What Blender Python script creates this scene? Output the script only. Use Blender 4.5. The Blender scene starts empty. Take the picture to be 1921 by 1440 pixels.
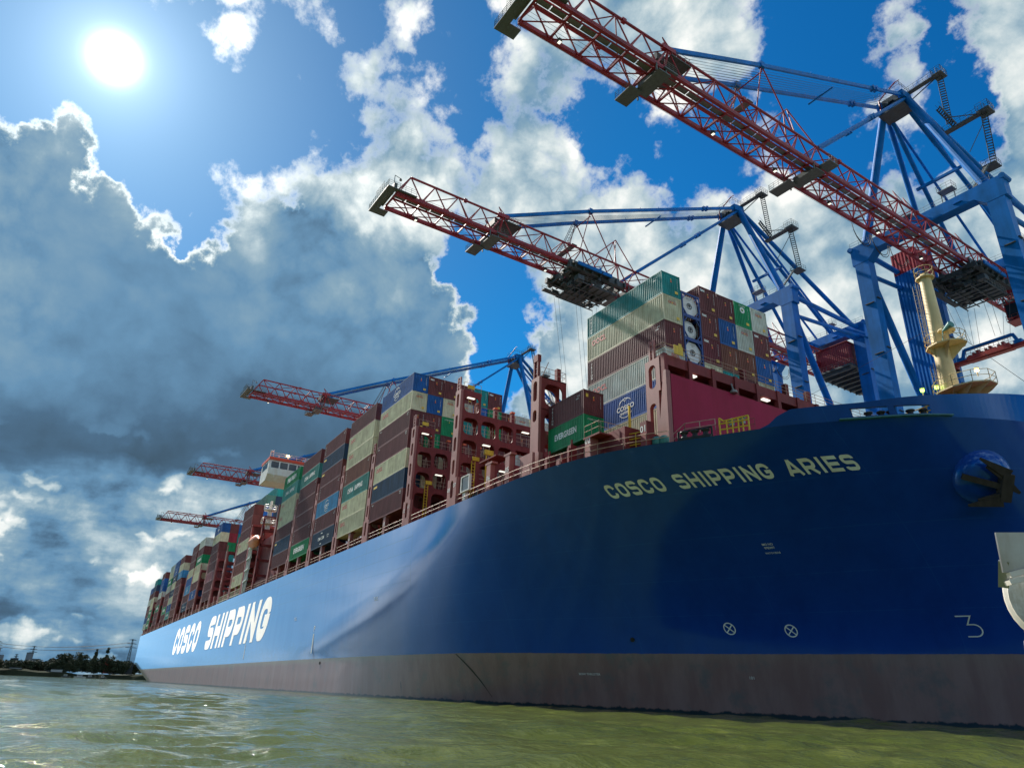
import bpy, math, random
import numpy as np
from mathutils import Vector, Matrix

R = math.radians
rng = random.Random(7)
scene = bpy.context.scene
COL = scene.collection

# ------------------------------------------------------------------ camera
CAM = Vector((88.994, -64.817, 1.2296))
FWD = Vector((-0.79066, 0.46409, 0.399345))
RGT = Vector((0.518728, 0.854252, 0.034275))
UPV = Vector((0.325234, -0.234251, 0.91616))
cam_data = bpy.data.cameras.new("camera")
cam_data.sensor_width = 36.0
cam_data.lens = 36.0 * 1325.68 / 1921.0
cam_data.clip_start = 0.05
cam_data.clip_end = 20000.0
cam = bpy.data.objects.new("camera", cam_data)
m3 = Matrix((RGT, UPV, -FWD)).transposed()
cam.matrix_world = Matrix.Translation(CAM) @ m3.to_4x4()
COL.objects.link(cam)
scene.camera = cam

# ------------------------------------------------------------------ exposure, sun
scene.view_settings.view_transform = 'Standard'
scene.view_settings.look = 'None'
scene.view_settings.exposure = 0.62
scene.view_settings.gamma = 1.0
scene.view_settings.use_curve_mapping = False
scene.render.engine = 'CYCLES'
scene.cycles.max_bounces = 6
scene.cycles.diffuse_bounces = 3
scene.cycles.glossy_bounces = 3
scene.cycles.transparent_max_bounces = 8
scene.cycles.use_denoising = True
scene.cycles.sample_clamp_indirect = 6.0
SUN_AZ, SUN_EL = R(-172.42), R(40.43)
sun_dir = Vector((math.cos(SUN_AZ) * math.cos(SUN_EL), math.sin(SUN_AZ) * math.cos(SUN_EL), math.sin(SUN_EL)))
sl = bpy.data.lights.new("sun", 'SUN')
sl.energy = 5.0
sl.angle = R(0.53)
sl.color = (1.0, 0.94, 0.85)
sun = bpy.data.objects.new("sun", sl)
lamp_dir = Vector((math.cos(SUN_AZ + R(1.5)) * math.cos(SUN_EL), math.sin(SUN_AZ + R(1.5)) * math.cos(SUN_EL), math.sin(SUN_EL)))
sun.rotation_euler = lamp_dir.to_track_quat('Z', 'Y').to_euler()
sun.location = (0, 0, 300)
COL.objects.link(sun)

# ------------------------------------------------------------------ node helpers
class NT:
    def __init__(s, tree):
        s.t = tree
    def n(s, typ, **kw):
        x = s.t.nodes.new(typ)
        for k, v in kw.items():
            setattr(x, k, v)
        return x
    def link(s, a, b):
        s.t.links.new(a, b)
    def setin(s, node, idx, v):
        if v is None:
            return
        if isinstance(v, bpy.types.NodeSocket):
            s.link(v, node.inputs[idx])
        else:
            node.inputs[idx].default_value = v
    def math(s, op, a, b=None, c=None, clamp=False):
        x = s.n('ShaderNodeMath', operation=op, use_clamp=clamp)
        s.setin(x, 0, a); s.setin(x, 1, b); s.setin(x, 2, c)
        return x.outputs[0]
    def vmath(s, op, a, b=None, scale=None):
        x = s.n('ShaderNodeVectorMath', operation=op)
        s.setin(x, 0, a); s.setin(x, 1, b)
        if scale is not None:
            s.setin(x, 3, scale)
        return x.outputs['Value'] if op in ('DOT_PRODUCT', 'LENGTH') else x.outputs[0]
    def mix(s, f, a, b, blend='MIX'):
        x = s.n('ShaderNodeMix', data_type='RGBA', blend_type=blend)
        s.setin(x, 0, f); s.setin(x, 6, a); s.setin(x, 7, b)
        return x.outputs[2]
    def ramp(s, fac, stops, interp='LINEAR'):
        x = s.n('ShaderNodeValToRGB')
        cr = x.color_ramp
        cr.interpolation = interp
        while len(cr.elements) < len(stops):
            cr.elements.new(0.5)
        for i, (p, c) in enumerate(stops):
            cr.elements[i].position = p
            cr.elements[i].color = (c[0], c[1], c[2], 1) if not isinstance(c, (int, float)) else (c, c, c, 1)
        s.link(fac, x.inputs[0])
        return x.outputs[0]
    def noise(s, vec, scale, detail=4, rough=0.5, out=0, dist=0.0, dim='3D'):
        x = s.n('ShaderNodeTexNoise', noise_dimensions=dim)
        s.setin(x, 'Vector', vec)
        x.inputs['Scale'].default_value = scale
        x.inputs['Detail'].default_value = detail
        x.inputs['Roughness'].default_value = rough
        x.inputs['Distortion'].default_value = dist
        return x.outputs[out]
    def smooth(s, x, lo, hi, a=0.0, b=1.0, kind='SMOOTHSTEP'):
        n = s.n('ShaderNodeMapRange', interpolation_type=kind)
        s.setin(n, 0, x)
        n.inputs[1].default_value = lo; n.inputs[2].default_value = hi
        n.inputs[3].default_value = a; n.inputs[4].default_value = b
        return n.outputs[0]

# ------------------------------------------------------------------ sky: Nishita with broken cumulus in front of it
# cloud chart over the sky (azimuth across, elevation up): per cell the distance to a cloud edge (50 is the edge) and the shade, in percent
EDGE_CHART = [
    [100, 100, 100, 100, 100, 100, 100, 100, 100, 100, 100, 100, 100, 100, 100, 100, 100, 100, 100, 100, 100, 100, 100, 100, 100, 100, 100, 100, 100, 100, 100, 100],
    [100, 100, 100, 100, 100, 100, 100, 100, 100, 100, 100, 100, 100, 100, 100, 100, 100, 100, 100, 100, 100, 100, 100, 100, 100, 100, 100, 100, 100, 100, 100, 100],
    [100, 100, 100, 100, 100, 100, 100, 100, 100, 100, 100, 100, 100, 100, 100, 100, 100, 100, 100, 100, 100, 100, 100, 100, 100, 100, 100, 100, 100, 100, 100, 100],
    [100, 100, 100, 100, 100, 100, 100, 100, 100, 100, 100, 100, 100, 100, 100, 100, 100, 100, 100, 100, 100, 100, 100, 100, 100, 100, 100, 100, 100, 100, 100, 100],
    [100, 100, 100, 100, 100, 100, 100, 100, 100, 100, 100, 100, 100, 100, 100, 100, 100, 100, 100, 100, 100, 100, 100, 100, 100, 100, 100, 100, 100, 100, 100, 100],
    [100, 100, 100, 100, 100, 100, 100, 100, 100, 100, 100, 100, 100, 100, 100, 100, 100, 100, 100, 100, 100, 100, 100, 100, 100, 100, 100, 100, 100, 100, 100, 100],
    [100, 100, 100, 100, 100, 100, 100, 100, 100, 100, 100, 100, 100, 100, 100, 100, 100, 100, 100, 100, 100, 100, 100, 100, 100, 100, 100, 100, 100, 100, 100, 100],
    [100, 100, 100, 100, 100, 100, 100, 100, 100, 100, 100, 100, 100, 100, 100, 100, 100, 100, 100, 100, 100, 100, 100, 100, 100, 100, 100, 100, 100, 100, 100, 100],
    [100, 100, 100, 100, 100, 100, 100, 100, 100, 100, 100, 100, 100, 100, 100, 100, 100, 100, 100, 100, 100, 100, 100, 100, 100, 100, 100, 100, 100, 100, 100, 100],
    [100, 100, 100, 100, 100, 100, 100, 100, 100, 100, 100, 100, 100, 100, 100, 100, 100, 100, 100, 100, 100, 100, 100, 100, 100, 100, 100, 100, 100, 100, 100, 100],
    [100, 100, 100, 100, 100, 100, 100, 100, 100, 100, 100, 100, 100, 100, 100, 98, 92, 98, 100, 100, 100, 100, 100, 100, 100, 100, 100, 100, 100, 100, 100, 100],
    [100, 100, 100, 100, 100, 100, 100, 100, 100, 100, 100, 100, 100, 100, 100, 85, 76, 84, 100, 100, 100, 100, 100, 100, 100, 100, 100, 100, 100, 100, 100, 100],
    [100, 100, 100, 100, 100, 100, 100, 100, 100, 100, 100, 100, 100, 100, 95, 74, 60, 72, 94, 100, 100, 100, 100, 100, 100, 100, 100, 100, 100, 100, 100, 100],
    [100, 100, 100, 100, 100, 100, 100, 100, 100, 100, 100, 100, 100, 100, 84, 66, 47, 67, 91, 100, 100, 100, 100, 100, 100, 100, 100, 100, 100, 100, 100, 100],
    [100, 100, 100, 100, 100, 100, 100, 100, 100, 100, 100, 100, 100, 100, 80, 56, 46, 66, 90, 100, 100, 100, 100, 100, 92, 98, 100, 100, 100, 100, 100, 100],
    [100, 100, 100, 100, 100, 100, 100, 100, 100, 100, 100, 100, 100, 95, 76, 57, 43, 65, 87, 100, 100, 100, 100, 88, 75, 81, 91, 100, 100, 100, 100, 83],
    [100, 100, 100, 100, 100, 100, 100, 100, 100, 100, 100, 100, 100, 91, 68, 48, 45, 60, 78, 99, 100, 100, 100, 78, 57, 64, 74, 89, 100, 97, 81, 63],
    [100, 100, 100, 100, 98, 98, 100, 100, 100, 100, 100, 100, 100, 91, 68, 50, 40, 51, 72, 95, 100, 100, 96, 75, 53, 49, 58, 76, 91, 78, 62, 43],
    [96, 100, 88, 82, 80, 80, 85, 89, 82, 80, 84, 97, 100, 95, 77, 59, 55, 57, 74, 96, 100, 96, 80, 78, 62, 40, 46, 70, 71, 59, 42, 23],
    [92, 95, 72, 63, 60, 61, 68, 79, 71, 66, 68, 84, 100, 98, 86, 75, 69, 70, 85, 100, 100, 86, 66, 61, 68, 44, 48, 55, 51, 40, 23, 3],
    [90, 88, 60, 46, 50, 45, 50, 65, 64, 54, 56, 76, 84, 81, 90, 91, 85, 86, 96, 100, 87, 72, 56, 48, 51, 38, 34, 37, 34, 21, 3, 0],
    [97, 81, 57, 42, 54, 53, 60, 48, 54, 38, 50, 67, 67, 65, 74, 87, 86, 79, 83, 92, 74, 59, 45, 32, 35, 46, 18, 19, 14, 2, 0, 0],
    [100, 82, 58, 50, 55, 49, 49, 45, 49, 35, 49, 64, 50, 51, 60, 79, 73, 61, 67, 74, 68, 54, 40, 36, 44, 34, 26, 18, 0, 0, 0, 0],
    [100, 86, 59, 49, 63, 54, 40, 43, 54, 53, 56, 58, 39, 45, 61, 78, 62, 48, 55, 60, 68, 59, 49, 46, 52, 48, 44, 34, 14, 0, 0, 0],
    [100, 96, 67, 54, 60, 48, 32, 47, 69, 71, 73, 57, 49, 51, 68, 74, 55, 41, 47, 57, 63, 62, 53, 50, 58, 54, 54, 46, 23, 0, 0, 0],
    [100, 90, 77, 56, 46, 33, 28, 50, 72, 89, 85, 71, 68, 70, 78, 75, 55, 43, 52, 58, 59, 59, 52, 53, 63, 64, 69, 55, 31, 5, 0, 0],
    [100, 85, 71, 50, 30, 16, 31, 53, 73, 94, 99, 90, 87, 89, 91, 73, 56, 41, 47, 58, 58, 50, 44, 49, 66, 82, 77, 61, 39, 14, 0, 0],
    [98, 82, 66, 44, 26, 11, 31, 52, 73, 93, 100, 100, 100, 100, 91, 72, 53, 37, 44, 58, 61, 47, 31, 48, 66, 80, 79, 66, 47, 23, 0, 0],
    [92, 79, 60, 38, 22, 14, 35, 55, 76, 95, 100, 100, 100, 100, 87, 70, 54, 37, 44, 60, 61, 45, 30, 44, 62, 76, 81, 71, 55, 33, 8, 0],
    [86, 73, 53, 34, 18, 19, 39, 59, 79, 97, 100, 100, 100, 100, 87, 69, 51, 36, 42, 59, 64, 48, 34, 39, 57, 72, 82, 76, 62, 42, 19, 0],
]
SHADE_CHART = [
    [11, 11, 11, 11, 11, 11, 11, 11, 11, 11, 11, 11, 11, 11, 11, 11, 11, 11, 25, 42, 42, 42, 42, 42, 42, 42, 42, 42, 42, 42, 42, 42],
    [11, 11, 11, 11, 11, 11, 11, 11, 11, 11, 11, 11, 11, 11, 11, 11, 11, 11, 23, 42, 42, 42, 43, 44, 45, 45, 43, 42, 42, 42, 42, 41],
    [11, 11, 11, 11, 11, 11, 11, 11, 11, 11, 11, 11, 11, 11, 11, 11, 11, 11, 20, 42, 42, 42, 42, 36, 35, 41, 41, 43, 46, 49, 49, 46],
    [11, 11, 11, 11, 11, 11, 11, 11, 11, 11, 11, 11, 11, 11, 11, 11, 11, 11, 18, 42, 42, 42, 42, 45, 48, 52, 43, 44, 44, 44, 43, 42],
    [11, 11, 11, 11, 11, 11, 11, 11, 11, 11, 11, 11, 11, 11, 11, 11, 11, 11, 17, 41, 42, 42, 40, 35, 38, 48, 36, 42, 42, 42, 42, 39],
    [11, 11, 11, 11, 11, 11, 11, 11, 11, 11, 11, 11, 11, 11, 11, 11, 11, 12, 16, 41, 41, 36, 29, 29, 26, 38, 47, 41, 38, 31, 30, 58],
    [12, 12, 12, 12, 11, 11, 11, 11, 11, 11, 11, 11, 11, 11, 11, 11, 12, 12, 17, 41, 39, 29, 21, 25, 27, 32, 21, 30, 50, 71, 79, 80],
    [14, 13, 13, 12, 12, 12, 12, 12, 12, 12, 12, 11, 11, 11, 11, 11, 12, 14, 19, 41, 44, 37, 26, 22, 32, 49, 71, 78, 80, 80, 79, 77],
    [17, 16, 15, 14, 14, 13, 13, 13, 13, 13, 12, 12, 12, 11, 12, 12, 14, 18, 28, 50, 68, 74, 79, 86, 91, 89, 83, 80, 79, 77, 73, 69],
    [20, 19, 18, 17, 16, 15, 15, 15, 14, 14, 13, 12, 12, 12, 12, 14, 17, 27, 43, 69, 82, 86, 87, 86, 82, 79, 76, 75, 73, 69, 64, 58],
    [21, 21, 20, 19, 19, 18, 17, 17, 17, 16, 15, 13, 13, 13, 14, 15, 20, 32, 54, 74, 80, 79, 76, 74, 72, 71, 69, 66, 65, 60, 55, 52],
    [22, 21, 21, 21, 20, 20, 20, 19, 19, 18, 16, 14, 14, 14, 15, 17, 22, 37, 63, 74, 73, 72, 71, 68, 66, 65, 62, 56, 56, 53, 51, 50],
    [22, 22, 22, 21, 21, 21, 21, 21, 20, 18, 16, 15, 15, 15, 16, 20, 28, 55, 70, 67, 66, 66, 65, 63, 62, 61, 60, 51, 50, 50, 50, 50],
    [22, 22, 22, 22, 22, 22, 21, 21, 20, 18, 17, 16, 16, 17, 22, 26, 35, 65, 61, 59, 58, 60, 58, 60, 61, 60, 59, 51, 47, 50, 49, 48],
    [22, 22, 22, 22, 22, 22, 22, 21, 20, 19, 17, 16, 16, 21, 33, 38, 38, 56, 54, 52, 53, 53, 53, 58, 59, 60, 59, 55, 46, 49, 48, 47],
    [21, 22, 22, 22, 22, 22, 22, 21, 20, 18, 17, 16, 16, 21, 33, 37, 33, 51, 50, 49, 49, 51, 51, 56, 58, 59, 59, 56, 46, 48, 47, 47],
    [21, 21, 22, 22, 21, 21, 21, 21, 20, 18, 17, 16, 16, 17, 21, 22, 23, 47, 48, 48, 48, 49, 49, 51, 50, 56, 58, 56, 44, 47, 47, 48],
    [20, 21, 21, 21, 21, 21, 21, 21, 20, 18, 16, 15, 15, 14, 15, 15, 15, 35, 47, 48, 50, 49, 50, 41, 27, 33, 49, 53, 44, 46, 47, 15],
    [19, 20, 22, 21, 20, 20, 20, 20, 19, 17, 16, 14, 14, 13, 13, 12, 12, 14, 25, 26, 25, 47, 49, 23, 18, 20, 31, 49, 44, 43, 14, 11],
    [17, 18, 28, 20, 18, 18, 18, 18, 17, 17, 15, 14, 13, 12, 12, 12, 12, 12, 12, 13, 14, 20, 23, 14, 14, 15, 21, 36, 28, 15, 11, 11],
    [15, 17, 35, 18, 16, 16, 16, 15, 15, 15, 14, 13, 12, 12, 13, 12, 12, 12, 14, 16, 15, 13, 12, 12, 12, 12, 14, 15, 14, 12, 11, 11],
    [13, 17, 33, 15, 14, 14, 14, 13, 13, 13, 12, 12, 12, 13, 14, 13, 12, 14, 17, 17, 14, 12, 12, 11, 11, 12, 12, 12, 11, 11, 11, 11],
    [12, 16, 27, 19, 13, 12, 12, 12, 12, 12, 12, 12, 13, 13, 13, 13, 12, 12, 13, 12, 12, 11, 11, 11, 11, 11, 11, 11, 11, 11, 11, 11],
    [11, 13, 25, 33, 19, 12, 12, 11, 11, 12, 12, 13, 14, 14, 13, 12, 11, 11, 11, 11, 11, 11, 11, 11, 11, 11, 11, 11, 11, 11, 11, 11],
    [11, 11, 14, 24, 21, 13, 12, 12, 12, 12, 12, 14, 15, 15, 14, 12, 11, 11, 11, 11, 11, 11, 11, 11, 11, 11, 11, 11, 11, 11, 11, 11],
    [11, 11, 11, 12, 13, 12, 12, 12, 14, 15, 15, 16, 16, 16, 14, 12, 11, 11, 11, 11, 11, 11, 11, 11, 11, 11, 11, 11, 11, 11, 11, 11],
    [11, 11, 11, 11, 11, 11, 11, 12, 14, 18, 20, 19, 18, 16, 14, 12, 11, 11, 11, 11, 11, 11, 11, 11, 11, 11, 11, 11, 11, 11, 11, 11],
    [11, 11, 11, 11, 11, 11, 11, 11, 12, 13, 15, 16, 16, 15, 13, 12, 11, 11, 11, 11, 11, 11, 11, 11, 11, 11, 11, 11, 11, 11, 11, 11],
    [11, 11, 11, 11, 11, 11, 11, 11, 11, 11, 11, 12, 12, 12, 12, 11, 11, 11, 11, 11, 11, 11, 11, 11, 11, 11, 11, 11, 11, 11, 11, 11],
    [11, 11, 11, 11, 11, 11, 11, 11, 11, 11, 11, 11, 11, 11, 11, 11, 11, 11, 11, 11, 11, 11, 11, 11, 11, 11, 11, 11, 11, 11, 11, 11],
]
world = bpy.data.worlds.new("World")
scene.world = world
world.use_nodes = True
wt = NT(world.node_tree)
world.node_tree.nodes.clear()
w_out = wt.n('ShaderNodeOutputWorld')
w_bg = wt.n('ShaderNodeBackground')
SKY_STR = 0.068
w_bg.inputs[1].default_value = SKY_STR
wt.link(w_bg.outputs[0], w_out.inputs[0])
sky = wt.n('ShaderNodeTexSky', sky_type='NISHITA')
sky.sun_disc = False
sky.sun_elevation = SUN_EL
sky.sun_rotation = math.atan2(sun_dir.x, sun_dir.y) % (2 * math.pi)
sky.air_density = 1.0
sky.dust_density = 0.6
sky.ozone_density = 2.5
gen = wt.n('ShaderNodeTexCoord').outputs['Generated']
nrm = wt.vmath('NORMALIZE', gen)
w1 = wt.noise(nrm, 9.0, 5, 0.55, out=1)
w2 = wt.noise(nrm, 34.0, 4, 0.6, out=1)
off1 = wt.vmath('SCALE', wt.vmath('SUBTRACT', w1, (0.5, 0.5, 0.5)), scale=0.06)
off2 = wt.vmath('SCALE', wt.vmath('SUBTRACT', w2, (0.5, 0.5, 0.5)), scale=0.026)
wd = wt.vmath('NORMALIZE', wt.vmath('ADD', wt.vmath('ADD', nrm, off1), off2))
sp = wt.n('ShaderNodeSeparateXYZ'); wt.link(wd, sp.inputs[0])
az = wt.math('ARCTAN2', sp.outputs[1], sp.outputs[0])
az = wt.math('MULTIPLY', az, 180 / math.pi)
az = wt.math('ADD', az, wt.math('MULTIPLY', wt.math('LESS_THAN', az, -60.0), 360.0))
el = wt.math('MULTIPLY', wt.math('ARCSINE', sp.outputs[2]), 180 / math.pi)
u = wt.math('DIVIDE', wt.math('SUBTRACT', az, 101.0), 99.0, clamp=True)
NROW = len(EDGE_CHART)
EL0, EL1 = -1.0, 55.0
rowf = wt.math('MULTIPLY', wt.math('DIVIDE', wt.math('SUBTRACT', el, EL0), EL1 - EL0, clamp=True), NROW - 1.0)
acc = None
for i, (row, row2) in enumerate(zip(EDGE_CHART, SHADE_CHART)):
    n = len(row)
    stops = []
    for j in range(n):
        a = row[j] / 100; b = row2[j] / 100
        stops.append((j / (n - 1), (a, b, 0)))
    c = wt.ramp(u, stops)
    wgt = wt.math('SUBTRACT', 1.0, wt.math('ABSOLUTE', wt.math('SUBTRACT', rowf, float(i))), clamp=True)
    term = wt.vmath('SCALE', c, scale=wgt)
    acc = term if acc is None else wt.vmath('ADD', acc, term)
sc = wt.n('ShaderNodeSeparateXYZ'); wt.link(acc, sc.inputs[0])
edge, shade = sc.outputs[0], sc.outputs[1]
# unseen sky round the chart: scattered cumulus, made bright as fill light
out_w = wt.math('MAXIMUM', wt.smooth(az, 201, 214), wt.math('MAXIMUM', wt.smooth(az, 98, 84), wt.smooth(el, 52, 60)))
far_n = wt.noise(nrm, 3.2, 6, 0.55)
# river side mostly clear; bow side cloud added out of view to light box ends
bow_fill = wt.smooth(wt.vmath('DOT_PRODUCT', nrm, (0.70, 0.62, 0.35)), 0.05, 0.6)
edge = wt.mix(out_w, edge, wt.math('ADD', wt.math('ADD', 0.36, wt.math('MULTIPLY', bow_fill, 0.24)), wt.math('MULTIPLY', wt.math('SUBTRACT', far_n, 0.45), 1.6)))
far_shade = wt.smooth(wt.noise(nrm, 5.0, 4), 0.4, 0.75, 0.02, 0.30)
shade = wt.mix(out_w, shade, far_shade)
# unseen bank of bright haze added beside the sun for the hull to reflect
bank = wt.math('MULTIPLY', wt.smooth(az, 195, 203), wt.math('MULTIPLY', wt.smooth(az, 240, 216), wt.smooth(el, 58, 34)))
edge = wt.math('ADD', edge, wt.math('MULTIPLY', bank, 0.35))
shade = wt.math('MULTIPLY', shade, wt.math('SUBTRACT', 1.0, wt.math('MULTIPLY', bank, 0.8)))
fb1 = wt.noise(nrm, 14.0, 9, 0.57)
fb2 = wt.noise(nrm, 60.0, 6, 0.65)
fb3 = wt.noise(nrm, 7.0, 8, 0.62, dist=0.7)
def puffs(vec, scale, detail):
    v = wt.n('ShaderNodeTexVoronoi', feature='F1')
    wt.link(vec, v.inputs['Vector'])
    v.inputs['Scale'].default_value = scale; v.inputs['Detail'].default_value = detail; v.inputs['Roughness'].default_value = 0.55
    return v.outputs['Distance']
pf = puffs(wd, 11.0, 2.0)
pf = wt.math('SUBTRACT', pf, 0.70)
e = wt.math('SUBTRACT', edge, wt.math('MULTIPLY', pf, 0.30))
e = wt.math('ADD', e, wt.math('MULTIPLY', wt.math('SUBTRACT', fb1, 0.5), 0.36))
e = wt.math('ADD', e, wt.math('MULTIPLY', wt.math('SUBTRACT', fb2, 0.5), 0.27))
wid = wt.math('MAXIMUM', wt.math('SUBTRACT', 0.21, wt.math('MULTIPLY', shade, 0.27)), 0.055)
cover = wt.math('DIVIDE', wt.math('SUBTRACT', e, 0.475), wid, clamp=True)
cover = wt.smooth(cover, 0.0, 1.0)
thick = wt.smooth(e, 0.50, 0.63)
calm = wt.smooth(shade, 0.32, 0.62, 1.0, 0.24)
sh = wt.math('ADD', shade, wt.math('MULTIPLY', calm, wt.math('MULTIPLY', wt.math('SUBTRACT', fb3, 0.52), 0.80)))
sh = wt.math('ADD', sh, wt.math('MULTIPLY', calm, wt.math('MULTIPLY', wt.math('SUBTRACT', fb1, 0.5), 0.42)))
sh = wt.math('ADD', sh, wt.math('MULTIPLY', calm, wt.math('MULTIPLY', wt.math('SUBTRACT', fb2, 0.5), 0.24)))
sh = wt.math('ADD', sh, wt.math('MULTIPLY', calm, wt.math('MULTIPLY', pf, 0.55)))
low = wt.noise(wt.vmath('MULTIPLY', nrm, (1.0, 1.0, 3.2)), 11.0, 7, 0.6)
sh = wt.math('ADD', sh, wt.math('MULTIPLY', wt.smooth(el, 17, 9), wt.math('MULTIPLY', wt.math('SUBTRACT', low, 0.60), 0.9)))
pl = puffs(wt.vmath('MULTIPLY', wd, (1.0, 1.0, 1.9)), 13.0, 2.0)
sh = wt.math('ADD', sh, wt.math('MULTIPLY', wt.smooth(el, 18, 12), wt.math('MULTIPLY', wt.math('SUBTRACT', wt.smooth(pl, 0.50, 0.86), 0.86), 0.36)))
sh = wt.math('MULTIPLY', sh, thick, clamp=True)
K = 10.0
def k3(r, g, b, k=1.0):
    return (r * k, g * k, b * k)
ccol = wt.ramp(sh, [(0.0, (0.95, 0.96, 0.93)), (0.14, (0.70, 0.77, 0.77)), (0.30, (0.44, 0.56, 0.62)), (0.46, (0.23, 0.37, 0.48)),
                    (0.62, (0.130, 0.275, 0.435)), (0.80, (0.072, 0.150, 0.245)), (1.0, (0.048, 0.090, 0.135))])
ccol = wt.vmath('SCALE', ccol, scale=K)
# bright air round the sun
ca = wt.vmath('DOT_PRODUCT', nrm, tuple(sun_dir))
ang = wt.math('MULTIPLY', wt.math('ARCCOSINE', wt.math('MINIMUM', ca, 1.0)), 180 / math.pi)
# blue between the clouds: deepen the Nishita blue a little
hs = wt.n('ShaderNodeHueSaturation')
hs.inputs['Saturation'].default_value = 1.2
hs.inputs['Value'].default_value = 1.0
wt.link(sky.outputs[0], hs.inputs['Color'])
blue = wt.mix(1.0, hs.outputs[0], wt.mix(wt.smooth(ang, 6, 38), (0.34, 0.84, 1.30, 1), (0.06, 0.86, 1.25, 1)), 'MULTIPLY')
blue = wt.vmath('SCALE', blue, scale=wt.smooth(ang, 4.0, 46.0, 0.52, 1.0))
river = wt.math('MULTIPLY', wt.math('MULTIPLY', wt.smooth(az, 222, 262), wt.smooth(az, -60, -59, 0.0, 1.0)), wt.math('SUBTRACT', 1.0, bow_fill))
blue = wt.vmath('SCALE', blue, scale=wt.math('SUBTRACT', 1.0, wt.math('MULTIPLY', river, 0.6)))  # unseen river side sky dimmed to keep the bow dark
g1 = wt.math('MULTIPLY', wt.math('POWER', math.e, wt.math('MULTIPLY', wt.math('POWER', wt.math('DIVIDE', ang, 1.05), 2.0), -1.0)), 4.0)
g2 = wt.math('MULTIPLY', wt.math('POWER', math.e, wt.math('DIVIDE', ang, -2.0)), 0.85)
g3 = wt.math('MULTIPLY', wt.math('POWER', math.e, wt.math('DIVIDE', ang, -11.0)), 0.20)
glow = wt.math('ADD', g1, wt.math('ADD', g2, g3))
rim = wt.math('MULTIPLY', wt.math('POWER', math.e, wt.math('DIVIDE', ang, -9.0)), 1.3)
lum = wt.math('ADD', 1.0, wt.math('MULTIPLY', rim, wt.smooth(sh, 0.35, 0.05)))
ccol = wt.vmath('SCALE', ccol, scale=wt.math('ADD', lum, wt.math('ADD', wt.math('MULTIPLY', bank, 0.9), wt.math('MULTIPLY', wt.math('MULTIPLY', out_w, bow_fill), 0.45))))  # extra brightness for the added haze bank and bow side cloud
gl = wt.n('ShaderNodeCombineXYZ')
wt.link(wt.math('MULTIPLY', glow, K * 0.90), gl.inputs[0]); wt.link(wt.math('MULTIPLY', glow, K), gl.inputs[1]); wt.link(wt.math('MULTIPLY', glow, K * 1.08), gl.inputs[2])
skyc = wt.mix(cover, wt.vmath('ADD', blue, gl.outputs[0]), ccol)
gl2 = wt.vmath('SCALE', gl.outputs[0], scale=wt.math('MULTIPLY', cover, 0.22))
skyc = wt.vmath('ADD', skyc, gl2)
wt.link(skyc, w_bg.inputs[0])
world.cycles.sampling_method = 'MANUAL'
world.cycles.sample_map_resolution = 512

# ------------------------------------------------------------------ materials
MATS = {}
def new_mat(name):
    m = bpy.data.materials.new(name)
    m.use_nodes = True
    t = NT(m.node_tree)
    b = m.node_tree.nodes['Principled BSDF']
    return m, t, b

def paint(name, col, rough=0.5, dirt=0.25, scale=1.5, streak=True, metal=0.0, rust=0.0, bump=0.0, spec=0.5, vary=0.0):
    """painted or bare metal with uneven fading, streaks down the face and spots of rust"""
    if name in MATS:
        return MATS[name]
    m, t, b = new_mat(name)
    tc = t.n('ShaderNodeTexCoord').outputs['Object']
    oi = t.n('ShaderNodeObjectInfo')
    shift = t.vmath('SCALE', (17.0, 31.0, 7.0), scale=oi.outputs['Random'])
    p = t.vmath('ADD', tc, shift)
    n1 = t.noise(p, scale, 5, 0.6)
    p2 = t.vmath('MULTIPLY', p, (1.0, 1.0, 0.12)) if streak else p
    n2 = t.noise(p2, scale * 2.6, 4, 0.65)
    f = t.math('ADD', t.math('MULTIPLY', n1, 0.5), t.math('MULTIPLY', n2, 0.5))
    f = t.smooth(f, 0.36, 0.66, 0.0, 1.0, 'LINEAR')
    dark = tuple(c * (1 - dirt) * (1.0 - 0.10 * i) for i, c in enumerate(col)) + (1,)
    light = tuple(min(1, c * (1 + dirt * 0.6) + 0.012 * dirt) for c in col) + (1,)
    c = t.mix(f, dark, light)
    if vary > 0:
        hsv = t.n('ShaderNodeHueSaturation')
        t.link(t.math('ADD', 1.0 - vary, t.math('MULTIPLY', oi.outputs['Random'], 2 * vary)), hsv.inputs['Value'])
        t.link(c, hsv.inputs['Color']); c = hsv.outputs[0]
    if rust > 0:
        nr = t.noise(p2, scale * 4.0, 6, 0.7)
        fr = t.smooth(nr, 0.74 - rust * 0.22, 0.80 - rust * 0.18)
        c = t.mix(fr, c, (0.16, 0.062, 0.025, 1))
    t.link(c, b.inputs['Base Color'])
    rr = t.math('ADD', rough - 0.08, t.math('MULTIPLY', n1, 0.18))
    t.link(rr, b.inputs['Roughness'])
    b.inputs['Metallic'].default_value = metal
    b.inputs['Specular IOR Level'].default_value = spec
    if bump > 0:
        bn = t.n('ShaderNodeBump'); bn.inputs['Strength'].default_value = bump; bn.inputs['Distance'].default_value = 0.02
        t.link(n1, bn.inputs['Height']); t.link(bn.outputs[0], b.inputs['Normal'])
    MATS[name] = m
    return m

def lamp_mat(name, col, strength):
    if name in MATS:
        return MATS[name]
    m, t, b = new_mat(name)
    b.inputs['Base Color'].default_value = (*col, 1)
    b.inputs['Emission Color'].default_value = (*col, 1)
    b.inputs['Emission Strength'].default_value = strength
    MATS[name] = m
    return m

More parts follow.
